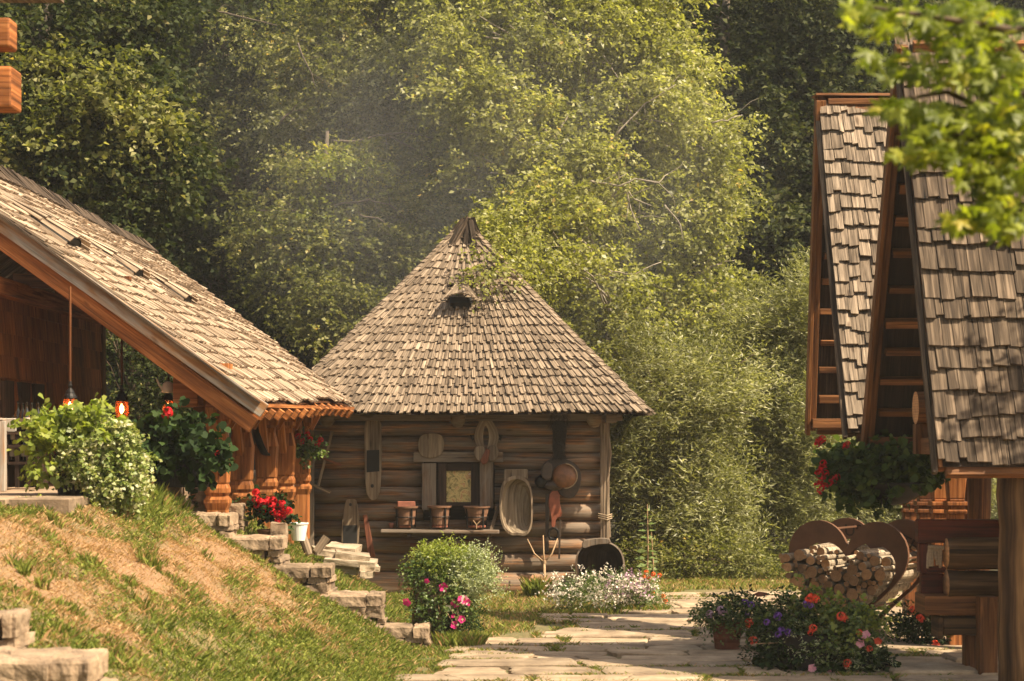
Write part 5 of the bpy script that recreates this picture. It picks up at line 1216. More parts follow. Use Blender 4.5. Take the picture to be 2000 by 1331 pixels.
# ================================================================== HEART-SHAPED FIREWOOD RACK
def heart_pts(w_, h, n=64):
    out = []
    for k in range(n):
        a = 2*pi*k/n; x = 16*sin(a)**3; z = 13*cos(a)-5*cos(2*a)-2*cos(3*a)-cos(4*a)
        out.append((x/32*w_, (z+17)/29*h))
    return out
def rackheart():
    d0 = 23.25; th = radians(33); ax = Vector((cos(th), -sin(th)*1.0, 0)); nrm = Vector((sin(th), cos(th), 0))   # nrm points into the stack
    c = Vector((X(1655, d0), d0, .02)); Wd, Ht = 1.50, 1.37
    t = thing('heart_rack', c, 'rusty steel firewood rack of two heart-shaped rings, full of birch logs', 'firewood rack')
    out = heart_pts(Wd, Ht); n = len(out)
    inn = []
    for (x, z) in out:
        zc = .56*Ht; k = .73; inn.append((x*.80, .11+z*.735))
    def ring(off, nm):
        mb = MB(); vs = []
        for dd in (off, off+.05):
            for pp in (out, inn): vs += [c+ax*p[0]+Vector((0, 0, p[1]))+nrm*dd for p in pp]
        fs = []
        for i in range(n):
            j = (i+1) % n; fs += [(i, j, n+j, n+i), (2*n+i, 3*n+i, 3*n+j, 2*n+j), (i, 2*n+i, 2*n+j, j), (n+i, n+j, 3*n+j, 3*n+i)]
        mb.add(vs, fs); return mb.build(nm, M['corten'], t)
    ring(0, 'front_heart'); bk = ring(.82, 'back_heart')
    for i in range(0, n, 8):
        mb = MB(); mb.bar(c+ax*(out[i][0]*.9)+Vector((0, 0, out[i][1]*.9+.05)), c+ax*(out[i][0]*.9)+Vector((0, 0, out[i][1]*.9+.05))+nrm*.85, .02, .02); mb.build('tie_rod', M['corten'], t)
    mb = MB(); mb.box(c+Vector((0, 0, -.01))+nrm*.4, (.3, .9, .05), (0, 0, -th)); mb.build('foot_plate', M['corten'], t)
    for (txt, px, py, rz) in (('US', 1657, 1048, .0), ('STE', 1781, 1066, -.45)):
        cu = bpy.data.curves.new('lettering', 'FONT'); cu.body = txt; cu.size = .20; cu.extrude = .003; cu.align_x = 'CENTER'
        o = bpy.data.objects.new('lettering', cu); me = bpy.data.meshes.new_from_object(o); bpy.data.objects.remove(o)
        o = bpy.data.objects.new('lettering', me); COL.objects.link(o); me.materials.append(M['corten_dk'])
        dd = d0+.82*cos(th)+.02; p = W(px, py, dd)
        k = (p-c).dot(ax); p2 = c+ax*k+Vector((0, 0, p.z-c.z))+nrm*.815
        Mx = Matrix((ax, Vector((0, 0, 1)), -nrm)).transposed().to_4x4() @ Matrix.Rotation(rz, 4, 'Z')
        under(o, t); o.matrix_basis = Matrix.Translation(p2) @ Mx
    # logs: hex-packed discs inside the heart
    protos = []
    for q in range(5):
        mb = MB(); r = .05; Lg = 1.02; bend = rnd(-.015, .015)
        mb.tube([(bend*sin(pi*k/4), Lg*k/4, bend*.5*sin(pi*k/4)) for k in range(5)], [r*rnd(.98, 1.02) for _ in range(5)], 14, 0, 1, jit=.025)
        o = mb.build('firewood_log', [M['birch'], M['cut']]); protos.append(o)
    R = random.Random(3); pts = []
    def inside(x, z):
        cnt = False; j = n-1
        for i in range(n):
            if (inn[i][1] > z) != (inn[j][1] > z) and x < (inn[j][0]-inn[i][0])*(z-inn[i][1])/(inn[j][1]-inn[i][1])+inn[i][0]: cnt = not cnt
            j = i
        return cnt
    def inout(x, z):
        cnt = False; j = n-1
        for i in range(n):
            if (out[i][1] > z) != (out[j][1] > z) and x < (out[j][0]-out[i][0])*(z-out[i][1])/(out[j][1]-out[i][1])+out[i][0]: cnt = not cnt
            j = i
        return cnt
    tries = 0
    while tries < 60000:
        tries += 1; r = R.choice((.026, .030, .036, .042, .048)) if tries > 2500 else R.uniform(.045, .078)
        x = R.uniform(-Wd/2, Wd/2); z = R.uniform(.1, 1.1)
        if z+r > 1.03-.10*x+.02*sin(9*x) or (abs(x) < .12 and z+r > .86): continue
        lf = x < .02 and z < .98 and inout(x-r*.9, z) and inout(x, z-r)
        if not lf and not all(inside(x+cos(q)*r*.97, z+sin(q)*r*.97) for q in (0, .8, 1.57, 2.4, 3.14, 3.9, 4.71, 5.5)): continue
        if all((x-p[0])**2+(z-p[1])**2 > (r+p[2])**2*.86 for p in pts): pts.append((x, z, r))
    for i, (x, z, r) in enumerate(pts[:230]):
        o = protos[i] if i < 5 else protos[i % 5].copy()
        if i >= 5: COL.objects.link(o)
        off = R.uniform(-.36, -.2) if z < .98-.2*max(0, x) else R.uniform(-.12, .02)
        o.location = c+ax*x+Vector((0, 0, z))+nrm*off; o.rotation_euler = (R.uniform(-.03, .03), 0, -th+R.uniform(-.03, .03)); s = r/.05; o.scale = (s, 1, s)
        tag(o, 'peeling birch firewood log stacked inside the heart-shaped rusty rack, cut end facing the path', 'firewood log', 'birch firewood logs in the heart-shaped rack')
    print('logs', len(pts))
rackheart()
# ================================================================== FLOWERS AND POTTED PLANTS
def fl_geranium():
    R = np.random.RandomState(1); n = 46; d = unit(R.normal(size=(n, 3))+np.array([0, -.2, .5])); P = d*.038
    return leafquads(P, unit(np.cross(d, R.normal(size=(n, 3)))), d, np.full(n, .028), np.full(n, .026), .1).reshape(-1, 3), R.rand(n)
def fl_petunia():
    a = np.linspace(0, 2*pi, 6)[:-1]; V_ = []
    for t in a:
        c, s = cos(t), sin(t); e = .62
        V_ += [(0, .012, 0), (cos(t-e)*.036, -.006, sin(t-e)*.036), (c*.045, -.008, s*.045), (cos(t+e)*.036, -.006, sin(t+e)*.036)]
    return np.array(V_), np.array([.4, .6, .8, .5, .7])
def fl_daisy():
    V_ = []; a = np.linspace(0, 2*pi, 9)[:-1]
    for t in a: V_ += [(0, 0, 0), (cos(t-.3)*.016, -.002, sin(t-.3)*.016), (cos(t)*.022, -.004, sin(t)*.022), (cos(t+.3)*.016, -.002, sin(t+.3)*.016)]
    return np.array(V_), np.full(8, .6)
FM = {}
def flower(kind, mat, pos, par, sc=1.0, name='flower_head'):
    key = (kind, mat)
    if key not in FM:
        V_, r = {'g': fl_geranium, 'p': fl_petunia, 'd': fl_daisy}[kind]()
        o = npmesh(name, V_, 4, L[mat], r); FM[key] = o.data
        if kind == 'p':
            me = o.data
    else: o = bpy.data.objects.new(name, FM[key]); COL.objects.link(o)
    o.parent = par; o.location = Vector(pos)-par.location; o.scale = (sc, sc, sc); o.rotation_euler = (rnd(-.5, .5), rnd(-.5, .5), rnd(-.5, .5))
    return o
def stems(par, base, tips, mat=None, r=.004):
    mb = MB()
    for q in tips:
        q = Vector(q); m_ = (base+q)/2+Vector((rnd(-.04, .04), rnd(-.04, .04), .05)); mb.tube([base, m_, q], [r*1.6, r*1.2, r], 4)
    return mb.build('stems', mat or M['twig'], par)
def masses(par, lst, name='foliage'):
    """lst of (clumps, nspray, per, slen, llen, lwid, kwargs, mat)"""
    for k, (cl, ns, per, sl, ll, lw, kw, mt) in enumerate(lst):
        V_, r = sprays(cl, ns, per, sl, ll, lw, **kw); npmesh(name, V_, 6 if kw.get('shape') == 'hex' else 4, L[mt], r, parent=par)
def C(px, py, d, rx, ry, rz): return (tuple(W(px, py, d)), (rx, ry, rz))
def pot(par, c, r0, r1, h, mat, name='pot'):
    mb = MB(); mb.lathe([(.001, 0), (r0, 0), (r0*1.02, .01), (lerp(r0, r1, .9), h*.9), (r1*1.04, h*.92), (r1*1.05, h), (r1*.95, h), (r1*.92, h*.92), (.001, h*.9)], c, 22); return mb.build(name, M[mat], par, smooth=False)

# 1 variegated ivy in the dark pot on the terrace
d = 19.6; t = thing('potted_ivy', (X(160, d), d, 1.8), 'big mounded potted plant with lime and cream variegated leaves on the terrace edge', 'potted plant')
pot(t, Vector((X(140, d), d, 1.80)), .13, .19, .40, 'potblack')
kw = dict(droop=.5, sub=.07, seed=21, subn=90, shell=.6, flat=.8)
masses(t, [([C(200, 892, 19.5, .36, .28, .27), C(235, 920, 19.5, .22, .25, .20), C(215, 945, 19.4, .25, .2, .15)], 1700, 8, .10, .042, .034, kw, 'ivy'),
           ([C(140, 838, 19.6, .30, .28, .10), C(180, 830, 19.6, .22, .28, .08), C(95, 850, 19.5, .14, .2, .10), C(85, 890, 19.4, .08, .12, .20), C(100, 920, 19.4, .06, .1, .10)], 300, 6, .14, .065, .055, dict(kw, shape='hex', seed=22, subn=50), 'lime')])
mb = MB()
for q in [(170, 800), (188, 802), (150, 806)]: mb.tube([W(170, 840, d), W(q[0], q[1]+5, d), W(q[0]+4, q[1], d)], [.006, .004, .003], 5)
mb.build('tendril', M['stake'], t)
# 2 dark geranium planter behind
d = 22.2; t = thing('geranium_planter', (X(345, d), d, 1.8), 'ribbed black planter of broad dark geranium leaves in the shade beside the beam end', 'potted plant')
mb = MB(); mb.box((X(345, d), d, 1.98), (.72, .3, .34)); 
for k in range(24): mb.box((X(345, d)-.34+k*.029, d-.155, 1.98), (.012, .012, .30))
mb.build('planter_box', M['potblack'], t, bevel=.006)
masses(t, [([C(320, 860, 22.1, .26, .22, .22), C(370, 850, 22.2, .18, .2, .22), C(300, 890, 22.0, .12, .15, .15), C(398, 895, 22.0, .11, .12, .22)], 330, 5, .12, .085, .085, dict(shape='hex', droop=.3, sub=.08, seed=24, subn=60, updown=.3), 'geran')])
for (px, py, m_) in [(324, 812, 'red'), (328, 803, 'red'), (423, 893, 'red'), (426, 889, 'red'), (330, 808, 'red')]: flower('g', m_, W(px, py, 21.95), t, 1.1)
# 3 red geraniums on the steps with a white pot
d = 23.6; t = thing('red_geranium', (X(530, d), d, 1.1), 'bright red geraniums spilling beside the stone steps at the foot of the carved posts', 'potted plant')
pot(t, Vector((X(530, d), d, 1.05)), .12, .17, .22, 'clay')
masses(t, [([C(520, 985, d, .18, .15, .12), C(548, 1005, d, .14, .12, .12), C(505, 1000, d, .12, .1, .1)], 160, 5, .08, .045, .045, dict(shape='hex', droop=.3, sub=.06, seed=26, subn=30), 'geran')])
for k in range(34):
    f = rnd(0, 1); px = lerp(498, 562, f)+rnd(-8, 8); py = lerp(975, 1003, f)+rnd(-14, 14)
    flower('g', 'red', W(px, py, d-.15+rnd(-.08, .05)), t, rnd(.9, 1.3))
for k in range(5): flower('g', 'red', W(545+rnd(-6, 8), 1018+k*5, d-.2), t, rnd(.7, 1.0))
t = thing('white_pot', (X(583, 24.6), 24.6, Z(1052, 24.6)), 'white flower pot in the grass beside the red geraniums', 'pot'); pot(t, Vector((X(583, 24.6), 24.6, Z(1056, 24.6))), .08, .12, .22, 'potwhite', 'pot_body')
# 4 small hanging geranium at the last carved post
d = 28.6; t = thing('hanging_geranium', (X(600, d), d, Z(880, d)), 'small green basket of red geraniums hanging on the last carved post', 'hanging plant')
pot(t, W(598, 893, d), .07, .11, .12, 'potblack')
mb = MB(); mb.tube([W(598, 880, d), W(590, 815, d)], .006, 5); mb.build('hanger', M['iron'], t)
masses(t, [([C(598, 870, d, .17, .15, .15), C(605, 885, d, .15, .12, .10)], 130, 5, .09, .045, .04, dict(shape='hex', droop=.5, sub=.05, seed=28, subn=24), 'shrub')])
for (px, py) in [(582, 852), (600, 848), (620, 868), (626, 860), (592, 862), (606, 858)]: flower('g', 'red', W(px, py, d-.18), t, 1.0)
# 5 barrel of petunias and silver-leaf in the middle
d = 23.0; t = thing('petunia_barrel', (X(870, d), d, 0), 'planted tub with lime and silver foliage and magenta petunias, before the hut', 'potted plant')
mb = MB(); c = Vector((X(850, d), d+.05, 0)); mb.lathe([(.001, 0), (.19, 0), (.22, .2), (.25, .45), (.27, .72), (.25, .72), (.23, .65), (.001, .65)], c, 20); mb.build('wooden_tub', M['hutplank'], t)
mb = MB(); mb.box((X(812, d), d-.02, .42), (.07, .06, .62), (0, .05, 0)); mb.build('tub_stave', M['palered'], t, bevel=.008)
kw = dict(droop=.15, sub=.06, subn=80, shell=.5, flat=.9)
masses(t, [([C(868, 1095, d, .27, .25, .13), C(845, 1085, d, .14, .16, .10), C(900, 1100, d, .14, .18, .10)], 700, 9, .10, .028, .014, dict(kw, seed=31), 'lime'),
           ([C(925, 1115, d-.05, .19, .18, .17), C(942, 1142, d, .13, .15, .12), C(905, 1150, d-.15, .12, .12, .14)], 900, 10, .12, .026, .015, dict(kw, seed=32, droop=-.2), 'dusty'),
           ([C(850, 1140, d-.05, .27, .24, .22), C(880, 1170, d-.1, .24, .2, .2), C(830, 1120, d, .16, .2, .16)], 900, 7, .12, .034, .026, dict(kw, seed=33, droop=.6), 'shrub'),
           ([C(850, 1185, d-.25, .16, .1, .16), C(880, 1205, d-.25, .14, .1, .16), C(835, 1200, d-.2, .10, .1, .12)], 260, 7, .12, .034, .024, dict(kw, seed=35, droop=.6), 'shrub'),
           ([C(905, 1200, d-.1, .14, .14, .18), C(895, 1235, d-.1, .15, .14, .12)], 420, 8, .12, .03, .012, dict(kw, seed=34, droop=.5), 'geran')])
for (px, py, m_, s_) in [(866, 1147, 'magenta', 1.3), (889, 1179, 'magenta', 1.3), (908, 1173, 'pink', 1.3), (902, 1171, 'magenta', 1.3), (888, 1221, 'magenta', 1.2), (902, 1210, 'magenta', 1.1), (834, 1135, 'magenta', .8), (795, 1176, 'magenta', 1.3), (875, 1188, 'white', .9), (914, 1177, 'magenta', 1.0), (885, 1203, 'magenta', .7)]: flower('p', m_, W(px, py, d-.36), t, s_)
mb = MB()
for k in range(9): mb.tube([W(860+rnd(-15, 30), 1160+rnd(-10, 10), d-.3), W(865+rnd(-20, 30), 1190, d-.36), W(870+rnd(-20, 30), 1215+rnd(-10, 20), d-.34)], .004, 4)
mb.build('trailing_stems', M['stake'], t)
# 6 white and pink daisy mound
d = 27.0; t = thing('daisy_bush', (X(1185, d), d, 0), 'low spreading mound of tiny white and pink flowers in front of the hut', 'flower bush')
kw = dict(droop=.1, sub=.08, subn=90, shell=.35, flat=.8)
masses(t, [([C(1185, 1160, d, .62, .35, .20), C(1120, 1160, d, .25, .25, .15), C(1245, 1165, d, .28, .25, .17)], 1500, 7, .12, .03, .010, dict(kw, seed=36), 'shrub')])
masses(t, [([C(1160, 1145, d-.05, .50, .33, .17), C(1110, 1155, d-.1, .25, .22, .12), C(1215, 1150, d, .35, .3, .13)], 620, 4, .07, .028, .026, dict(kw, seed=37, shell=.8, updown=.1), 'white'),
           ([C(1225, 1142, d-.1, .30, .25, .11)], 130, 4, .06, .030, .028, dict(kw, seed=38, shell=.8), 'lilac'), ], 'blossoms')
for o in [q for q in t.children if q.name.startswith('blossoms')]: o['kind'] = 'stuff'
# 7 orange flowers right of it
d = 27.2; t = thing('orange_flower_plant', (X(1275, d), d, 0), 'thin plant with scattered orange-red flowers at the right end of the daisy mound', 'flower plant')
masses(t, [([C(1270, 1150, d, .20, .2, .25), C(1290, 1180, d, .14, .15, .12)], 260, 6, .12, .04, .012, dict(droop=.2, sub=.08, seed=39, subn=30), 'shrub')])
for (px, py) in [(1262, 1118), (1276, 1122), (1268, 1130), (1258, 1128), (1295, 1165), (1300, 1175), (1275, 1160), (1280, 1188), (1288, 1124)]: flower('g', 'orangef', W(px, py, d-.1), t, .75)
# 8 tall leafy plant by the hut corner
d = 29.2
def stalk(px, py0, py1, d, label, n=11, ll=.20, name='tall_leafy_plant'):
    t = thing(name, (X(px, d), d, 0), label, 'plant'); b, e = W(px, py0, d), W(px+rnd(-3, 6), py1, d)
    mb = MB(); mb.tube([b, (b+e)/2+Vector((.02, 0, 0)), e], [.014, .011, .006], 6); mb.build('stem', M['stake'], t)
    R = np.random.RandomState(int(px)); P, D = [], []
    for k in range(n):
        f = .15+.85*k/n; p = b.lerp(e, f); a = k*2.4
        for q in (0, pi):
            P.append(p); D.append((cos(a+q), sin(a+q)*.6, .25-.5*(1-f)))
    P = np.array(P); D = np.array(D); m_ = len(P); s_ = np.repeat(np.linspace(1.1, .55, n), 2)
    V_ = leafquads(P, D, R.normal(size=(m_, 3))*.3+np.array([0.1, -.75, .65]), ll*s_, ll*.42*s_, .1); npmesh('leaves', V_, 4, L['shrub'], .5+.4*R.rand(m_), parent=t)
stalk(1262, 1170, 985, 28.6, 'tall single-stemmed plant with drooping leaves at the right corner of the hut', 12)
stalk(1275, 1175, 1040, 28.9, 'shorter leafy stalk just right of the tall single-stemmed plant', 8, .13)
# 9 hanging basket under the far gable
d = 21.9; t = thing('geranium_basket', (X(1712, d), d, Z(985, d)), 'large dark hanging basket with red geraniums under the right-hand gables', 'hanging plant')
mb = MB(); mb.lathe([(.001, 0), (.18, .03), (.30, .10), (.37, .22), (.385, .26), (.34, .26), (.3, .2), (.001, .18)], W(1738, 988, d), 24); mb.build('basket', M['potblack'], t, smooth=True)
mb = MB()
for a in (0, 2.1, 4.2): mb.tube([W(1738, 945, d)+Vector((cos(a)*.36, sin(a)*.3, 0)), W(1738, 840, d)], .006, 5)
mb.build('hanging_chain', M['iron'], t)
masses(t, [([C(1735, 905, d, .42, .34, .20), C(1655, 915, d, .20, .25, .20), C(1790, 900, d, .18, .25, .2), C(1700, 945, d-.1, .30, .22, .12)], 760, 5, .13, .075, .075, dict(shape='hex', droop=.35, sub=.09, seed=41, subn=90, updown=.3, shell=.3), 'basket')])
for (px, py, s_) in [(1601, 862, 1.1), (1606, 858, 1.0), (1597, 867, .9), (1655, 868, .9), (1650, 872, .8), (1607, 915, 1.1), (1600, 925, 1.2), (1606, 938, 1.2), (1598, 948, 1.1), (1610, 950, 1.0), (1602, 960, .9), (1612, 925, 1.0), (1628, 938, 1.2), (1622, 945, 1.0), (1635, 932, .9), (1608, 905, .9)]: flower('g', 'red', W(px, py, d-.25), t, s_)
# 10 purple pot
d = 22.0; t = thing('heliotrope_pot', (X(1425, d), d, 0), 'brown pot of purple and lilac flowers, left of the big flower tub', 'potted plant')
pot(t, Vector((X(1420, d), d, 0)), .13, .17, .33, 'palered')
masses(t, [([C(1440, 1195, d, .34, .28, .13), C(1395, 1205, d, .16, .2, .10), C(1480, 1215, d, .2, .2, .14)], 560, 6, .11, .045, .022, dict(droop=.35, sub=.07, seed=43, subn=60), 'shrub'), ([C(1440, 1190, d, .33, .28, .12)], 160, 5, .10, .05, .028, dict(droop=.35, sub=.07, seed=44, subn=30), 'geran')])
for (px, py, m_, s_) in [(1386, 1200, 'lilac', 1.0), (1408, 1192, 'lilac', 1.1), (1415, 1197, 'lilac', .9), (1455, 1175, 'violet', .8), (1467, 1183, 'violet', 1.0), (1460, 1200, 'violet', .7), (1463, 1216, 'coral', 1.1), (1460, 1222, 'coral', .8), (1471, 1252, 'coral', 1.2)]: flower('g', m_, W(px, py, d-.25), t, s_)
mb = MB(); mb.tube([W(1479, 1185, d), W(1478, 1163, d)], .004, 5); mb.prism([(X(a, d), Z(b, d)) for a, b in [(1472, 1161), (1482, 1156), (1498, 1158), (1500, 1163), (1492, 1165), (1480, 1166)]], d-.01, d+.01); mb.build('red_leaf', M['leatherred'], t)
# 11 big mixed flower tub
d = 20.2; t = thing('flower_tub', (X(1600, d), d, 0), 'large dark tub overflowing with coral, pink and violet flowers at the bottom right', 'potted plant')
mb = MB(); c = Vector((X(1570, d), d, 0)); mb.lathe([(.001, 0), (.26, 0), (.36, .38), (.38, .40), (.34, .40), (.001, .36)], c, 24); mb.build('tub', M['potblack'], t, smooth=False)
kw = dict(droop=.35, sub=.08, flat=.8, shell=.35)
masses(t, [([C(1620, 1240, d, .46, .32, .20), C(1560, 1215, d, .28, .3, .20), C(1680, 1235, d, .20, .25, .15), C(1640, 1280, d-.1, .40, .3, .16)], 1500, 6, .12, .040, .026, dict(kw, seed=45, subn=110), 'shrub'),
           ([C(1540, 1250, d, .28, .28, .22), C(1520, 1280, d, .20, .22, .16), C(1560, 1200, d, .18, .2, .14)], 560, 6, .13, .05, .026, dict(kw, seed=46, subn=60), 'geran'),
           ([C(1640, 1222, d-.1, .34, .26, .13), C(1690, 1215, d, .16, .2, .12), C(1600, 1195, d, .2, .2, .10)], 260, 6, .12, .042, .034, dict(kw, seed=49, subn=40, shape='hex'), 'lime'),
           ([C(1670, 1290, d-.15, .30, .22, .14), C(1580, 1255, d-.2, .20, .15, .10)], 420, 7, .10, .03, .013, dict(kw, seed=47, subn=40), 'dusty'),
           ([C(1660, 1320, d-.2, .4, .2, .14), C(1530, 1320, d-.1, .25, .2, .12)], 420, 6, .12, .055, .045, dict(kw, shape='hex', seed=48, subn=40), 'geran')])
for (px, py, m_, s_, k_) in [(1586, 1169, 'coral', 1.25, 'g'), (1579, 1172, 'coral', .9, 'g'), (1594, 1171, 'coral', .9, 'g'), (1643, 1205, 'coral', 1.15, 'g'), (1650, 1209, 'coral', .8, 'g'), (1588, 1228, 'coral', 1.0, 'g'), (1583, 1236, 'coral', .7, 'g'), (1678, 1236, 'coral', .8, 'g'), (1691, 1241, 'pink', 1.2, 'p'),
                         (1680, 1257, 'pink', 1.1, 'p'), (1715, 1252, 'coral', 1.0, 'p'), (1698, 1268, 'coral', .8, 'g'), (1655, 1296, 'coral', 1.0, 'g'), (1654, 1302, 'coral', .7, 'g'), (1586, 1306, 'pink', 1.1, 'p'), (1619, 1317, 'pink', 1.1, 'p'), (1727, 1325, 'coral', 1.0, 'g'), (1700, 1331, 'violet', 1.2, 'g'),
                         (1519, 1204, 'violet', 1.0, 'g'), (1498, 1216, 'violet', .8, 'g'), (1526, 1232, 'violet', .9, 'g'), (1540, 1236, 'violet', .9, 'g'), (1520, 1240, 'violet', .8, 'g'), (1575, 1180, 'violet', .9, 'g'), (1584, 1184, 'violet', .7, 'g')]: flower(k_, m_, W(px, py, d-.38), t, s_)
stems(t, W(1600, 1270, d), [W(1586, 1172, d-.3), W(1643, 1208, d-.3), W(1471, 1258, d-.3), W(1715, 1256, d-.3), W(1698, 1270, d-.3)], M['stake'])
# 12 shaded bed behind, right of the rack
d = 22.6; t = thing('shaded_geranium_bed', (X(1820, d), d, 0), 'dim clump of red geraniums right of the firewood rack, behind the bench', 'flower bush')
masses(t, [([C(1820, 1240, d, .40, .25, .22), C(1790, 1215, d, .16, .2, .16), C(1855, 1260, d, .2, .2, .12)], 620, 6, .11, .045, .03, dict(kw, seed=51, subn=60), 'geran'), ([C(1825, 1222, d-.1, .3, .2, .04)], 60, 5, .08, .02, .018, dict(kw, seed=52, subn=20), 'dusty')])
for (px, py) in [(1783, 1190), (1800, 1210), (1796, 1206), (1826, 1257), (1844, 1268), (1830, 1262)]: flower('g', 'coral', W(px, py, d-.3), t, .9)

# ================================================================== TREES
def limb(p0, p1, r0, r1, n=5, sag=.1, jit=.06):
    p0, p1 = Vector(p0), Vector(p1); L_ = (p1-p0).length; out = []
    for k in range(n+1):
        f = k/n; p = p0.lerp(p1, f); p.z += sin(pi*f)*sag*L_; p += Vector((rnd(-1, 1), rnd(-1, 1), rnd(-1, 1)))*jit*L_*.3*(0 if k in (0,) else 1); out.append(p)
    return out, [lerp(r0, r1, k/n) for k in range(n+1)]
def tree(name, label, base, top, r, clumps, mat, ns, per, slen, ll, lw, seed, bark='bark', group=None, subn=None, extra=(), **kw):
    random.seed(seed); t = thing(name, base, label, 'tree', group)
    base = Vector(base); top = Vector(top); mb = MB(); pts, rr = limb(base-Vector((0, 0, .3)), top, r, r*.25, 8, .0, .06); mb.tube(pts, rr, 10, jit=.06)
    for cl in clumps:
        c = Vector(cl[0]); f = clamp((c.z-base.z-1.2)/max(.1, (top.z-base.z)), .12, .92); s_ = base.lerp(top, f)
        pts, rr = limb(s_, c, r*.38*(1-f*.5), r*.06, 6, .06, .09); mb.tube(pts, rr, 6, jit=.05)
        for q in range(5):
            a = pts[random.randint(2, 5)]; e = c+Vector((rnd(-1, 1)*cl[1][0], rnd(-1, 1)*cl[1][1], rnd(-1, 1)*cl[1][2]))*.9
            p2, r2 = limb(a, e, r*.10, .008, 4, .05, .1); mb.tube(p2, r2, 5)
    mb.build('trunk', M[bark], t, smooth=True)
    V_, rv = sprays(clumps, ns, per, slen, ll, lw, seed=seed, subn=subn, **kw)
    npmesh('crown', V_, 4, L[mat], rv, parent=t)
    for (cl2, ns2, mat2) in extra:
        V_, rv = sprays(cl2, ns2, per, slen, ll, lw, seed=seed+1, **kw); npmesh('leaf_spray', V_, 4, L[mat2], rv, parent=t)
    return t
def gb(px, d): x = X(px, d); return (x, d, Hs(x, d))
def CC(px, py, d, rpx, rpy, rd, w_=1.0): return (tuple(W(px, py, d)), (rpx/F*d, rd, rpy/F*d), w_)
# bright tree behind the hut
d = 37.5
tree('bright_tree', 'big bright yellow-green tree rising behind the right side of the hut', gb(1215, d), W(1150, -60, d), .22,
     [CC(1150, 60, d, 170, 120, 1.5), CC(1300, 130, d, 110, 110, 1.2), CC(1010, 150, d, 150, 130, 1.5), CC(1330, 290, d, 130, 110, 1.3), CC(1180, 260, d-.6, 170, 120, 1.4), CC(1010, 320, d-.5, 140, 100, 1.3), CC(1290, 430, d-.4, 160, 110, 1.4),
      CC(1100, 440, d-1, 150, 100, 1.3), CC(1390, 530, d, 90, 70, 1.0), CC(1230, 560, d-.8, 160, 90, 1.3), CC(1010, 500, 34.5, 100, 70, .9), CC(1330, 650, d-.8, 110, 90, 1.1), CC(1180, 660, d-1.5, 110, 80, 1.2), CC(970, 60, 35.8, 110, 90, .7), CC(940, 180, 35.4, 100, 80, .7), CC(1060, 250, 35.2, 110, 80, .7), CC(1120, 60, 35.8, 110, 90, .7), CC(960, 330, 34.9, 90, 70, .6), CC(1130, 340, 34.9, 110, 70, .6), CC(1100, 470, 33.8, 80, 60, .5), CC(1180, 560, 33.8, 90, 60, .5), CC(1080, 400, 34.0, 90, 50, .5), CC(860, 100, 36.4, 70, 80, .7), CC(1250, 180, 35.8, 100, 90, .7), CC(1080, -60, d, 200, 90, 1.6), CC(1260, -40, d, 100, 80, 1.3), CC(1400, 270, d, 60, 50, .8), CC(890, 30, d, 80, 90, 1.1)],
     'birch', 16500, 9, .34, .09, .054, 101, 'barkpale', droop=.55, sub=.24, flat=.6, subn=560, shell=.3)
BT = [o for o in bpy.data.objects if o.name == 'bright_tree'][0]
def bough(par, pts, d, r, mat='barkpale', taper=.35):
    random.seed(int(pts[0][0])); mb = MB(); P = [W(a, b, d+rnd(-.1, .1)) for a, b in pts]; Q = []
    for i in range(len(P)-1):
        for k in range(3): Q.append(P[i].lerp(P[i+1], k/3)+Vector((rnd(-.02, .02), 0, rnd(-.02, .02))))
    Q.append(P[-1]); mb.tube(Q, [lerp(r, r*taper, k/(len(Q)-1)) for k in range(len(Q))], 7, jit=.06); 
    for k in range(2, len(Q)-1, 2):
        e = Q[k]+Vector((rnd(-.1, .35), rnd(-.15, .15), rnd(-.3, .3))); f = e+Vector((rnd(.0, .25), 0, rnd(-.2, .1))); mb.tube([Q[k], e, f], [r*.35, r*.2, r*.08], 5)
    mb.build('branch', M[mat], par, smooth=True)
for pts_, d_, r_ in (([(1150, 352), (1180, 358), (1210, 362), (1240, 350), (1285, 358), (1305, 340)], 34.3, .022), ([(1215, 362), (1240, 390), (1272, 402)], 34.6, .018), ([(1220, 365), (1232, 410), (1252, 452)], 34.6, .018), ([(1300, 400), (1330, 440), (1335, 470)], 34.8, .015),
                     ([(1130, 462), (1160, 500), (1195, 532), (1240, 535), (1292, 512)], 34.0, .020), ([(1195, 532), (1180, 540), (1150, 537)], 34.2, .015), ([(1170, 300), (1215, 250), (1260, 205), (1320, 165)], 34.9, .018), ([(1215, 362), (1180, 400), (1150, 430)], 34.7, .022), ([(1390, 240), (1420, 235), (1450, 225)], 35.2, .018)):
    bough(BT, pts_, d_, r_)
# foliage over the hut peak
tree('leaning_tree', 'slender tree whose leafy lower boughs hang over the peak of the hut roof', gb(1120, 36.2), W(1010, 500, 33.6), .10,
     [CC(935, 545, 31.0, 45, 18, .25, .5), CC(985, 545, 31.2, 50, 26, .3), CC(1030, 520, 32, 60, 36, .4), CC(960, 500, 32.6, 60, 40, .5), CC(1000, 440, 33.2, 70, 50, .7), CC(955, 470, 31.9, 30, 24, .3)],
     'birch', 900, 8, .26, .07, .045, 103, 'twig', droop=.5, sub=.2, flat=.7, subn=60, shell=.2)
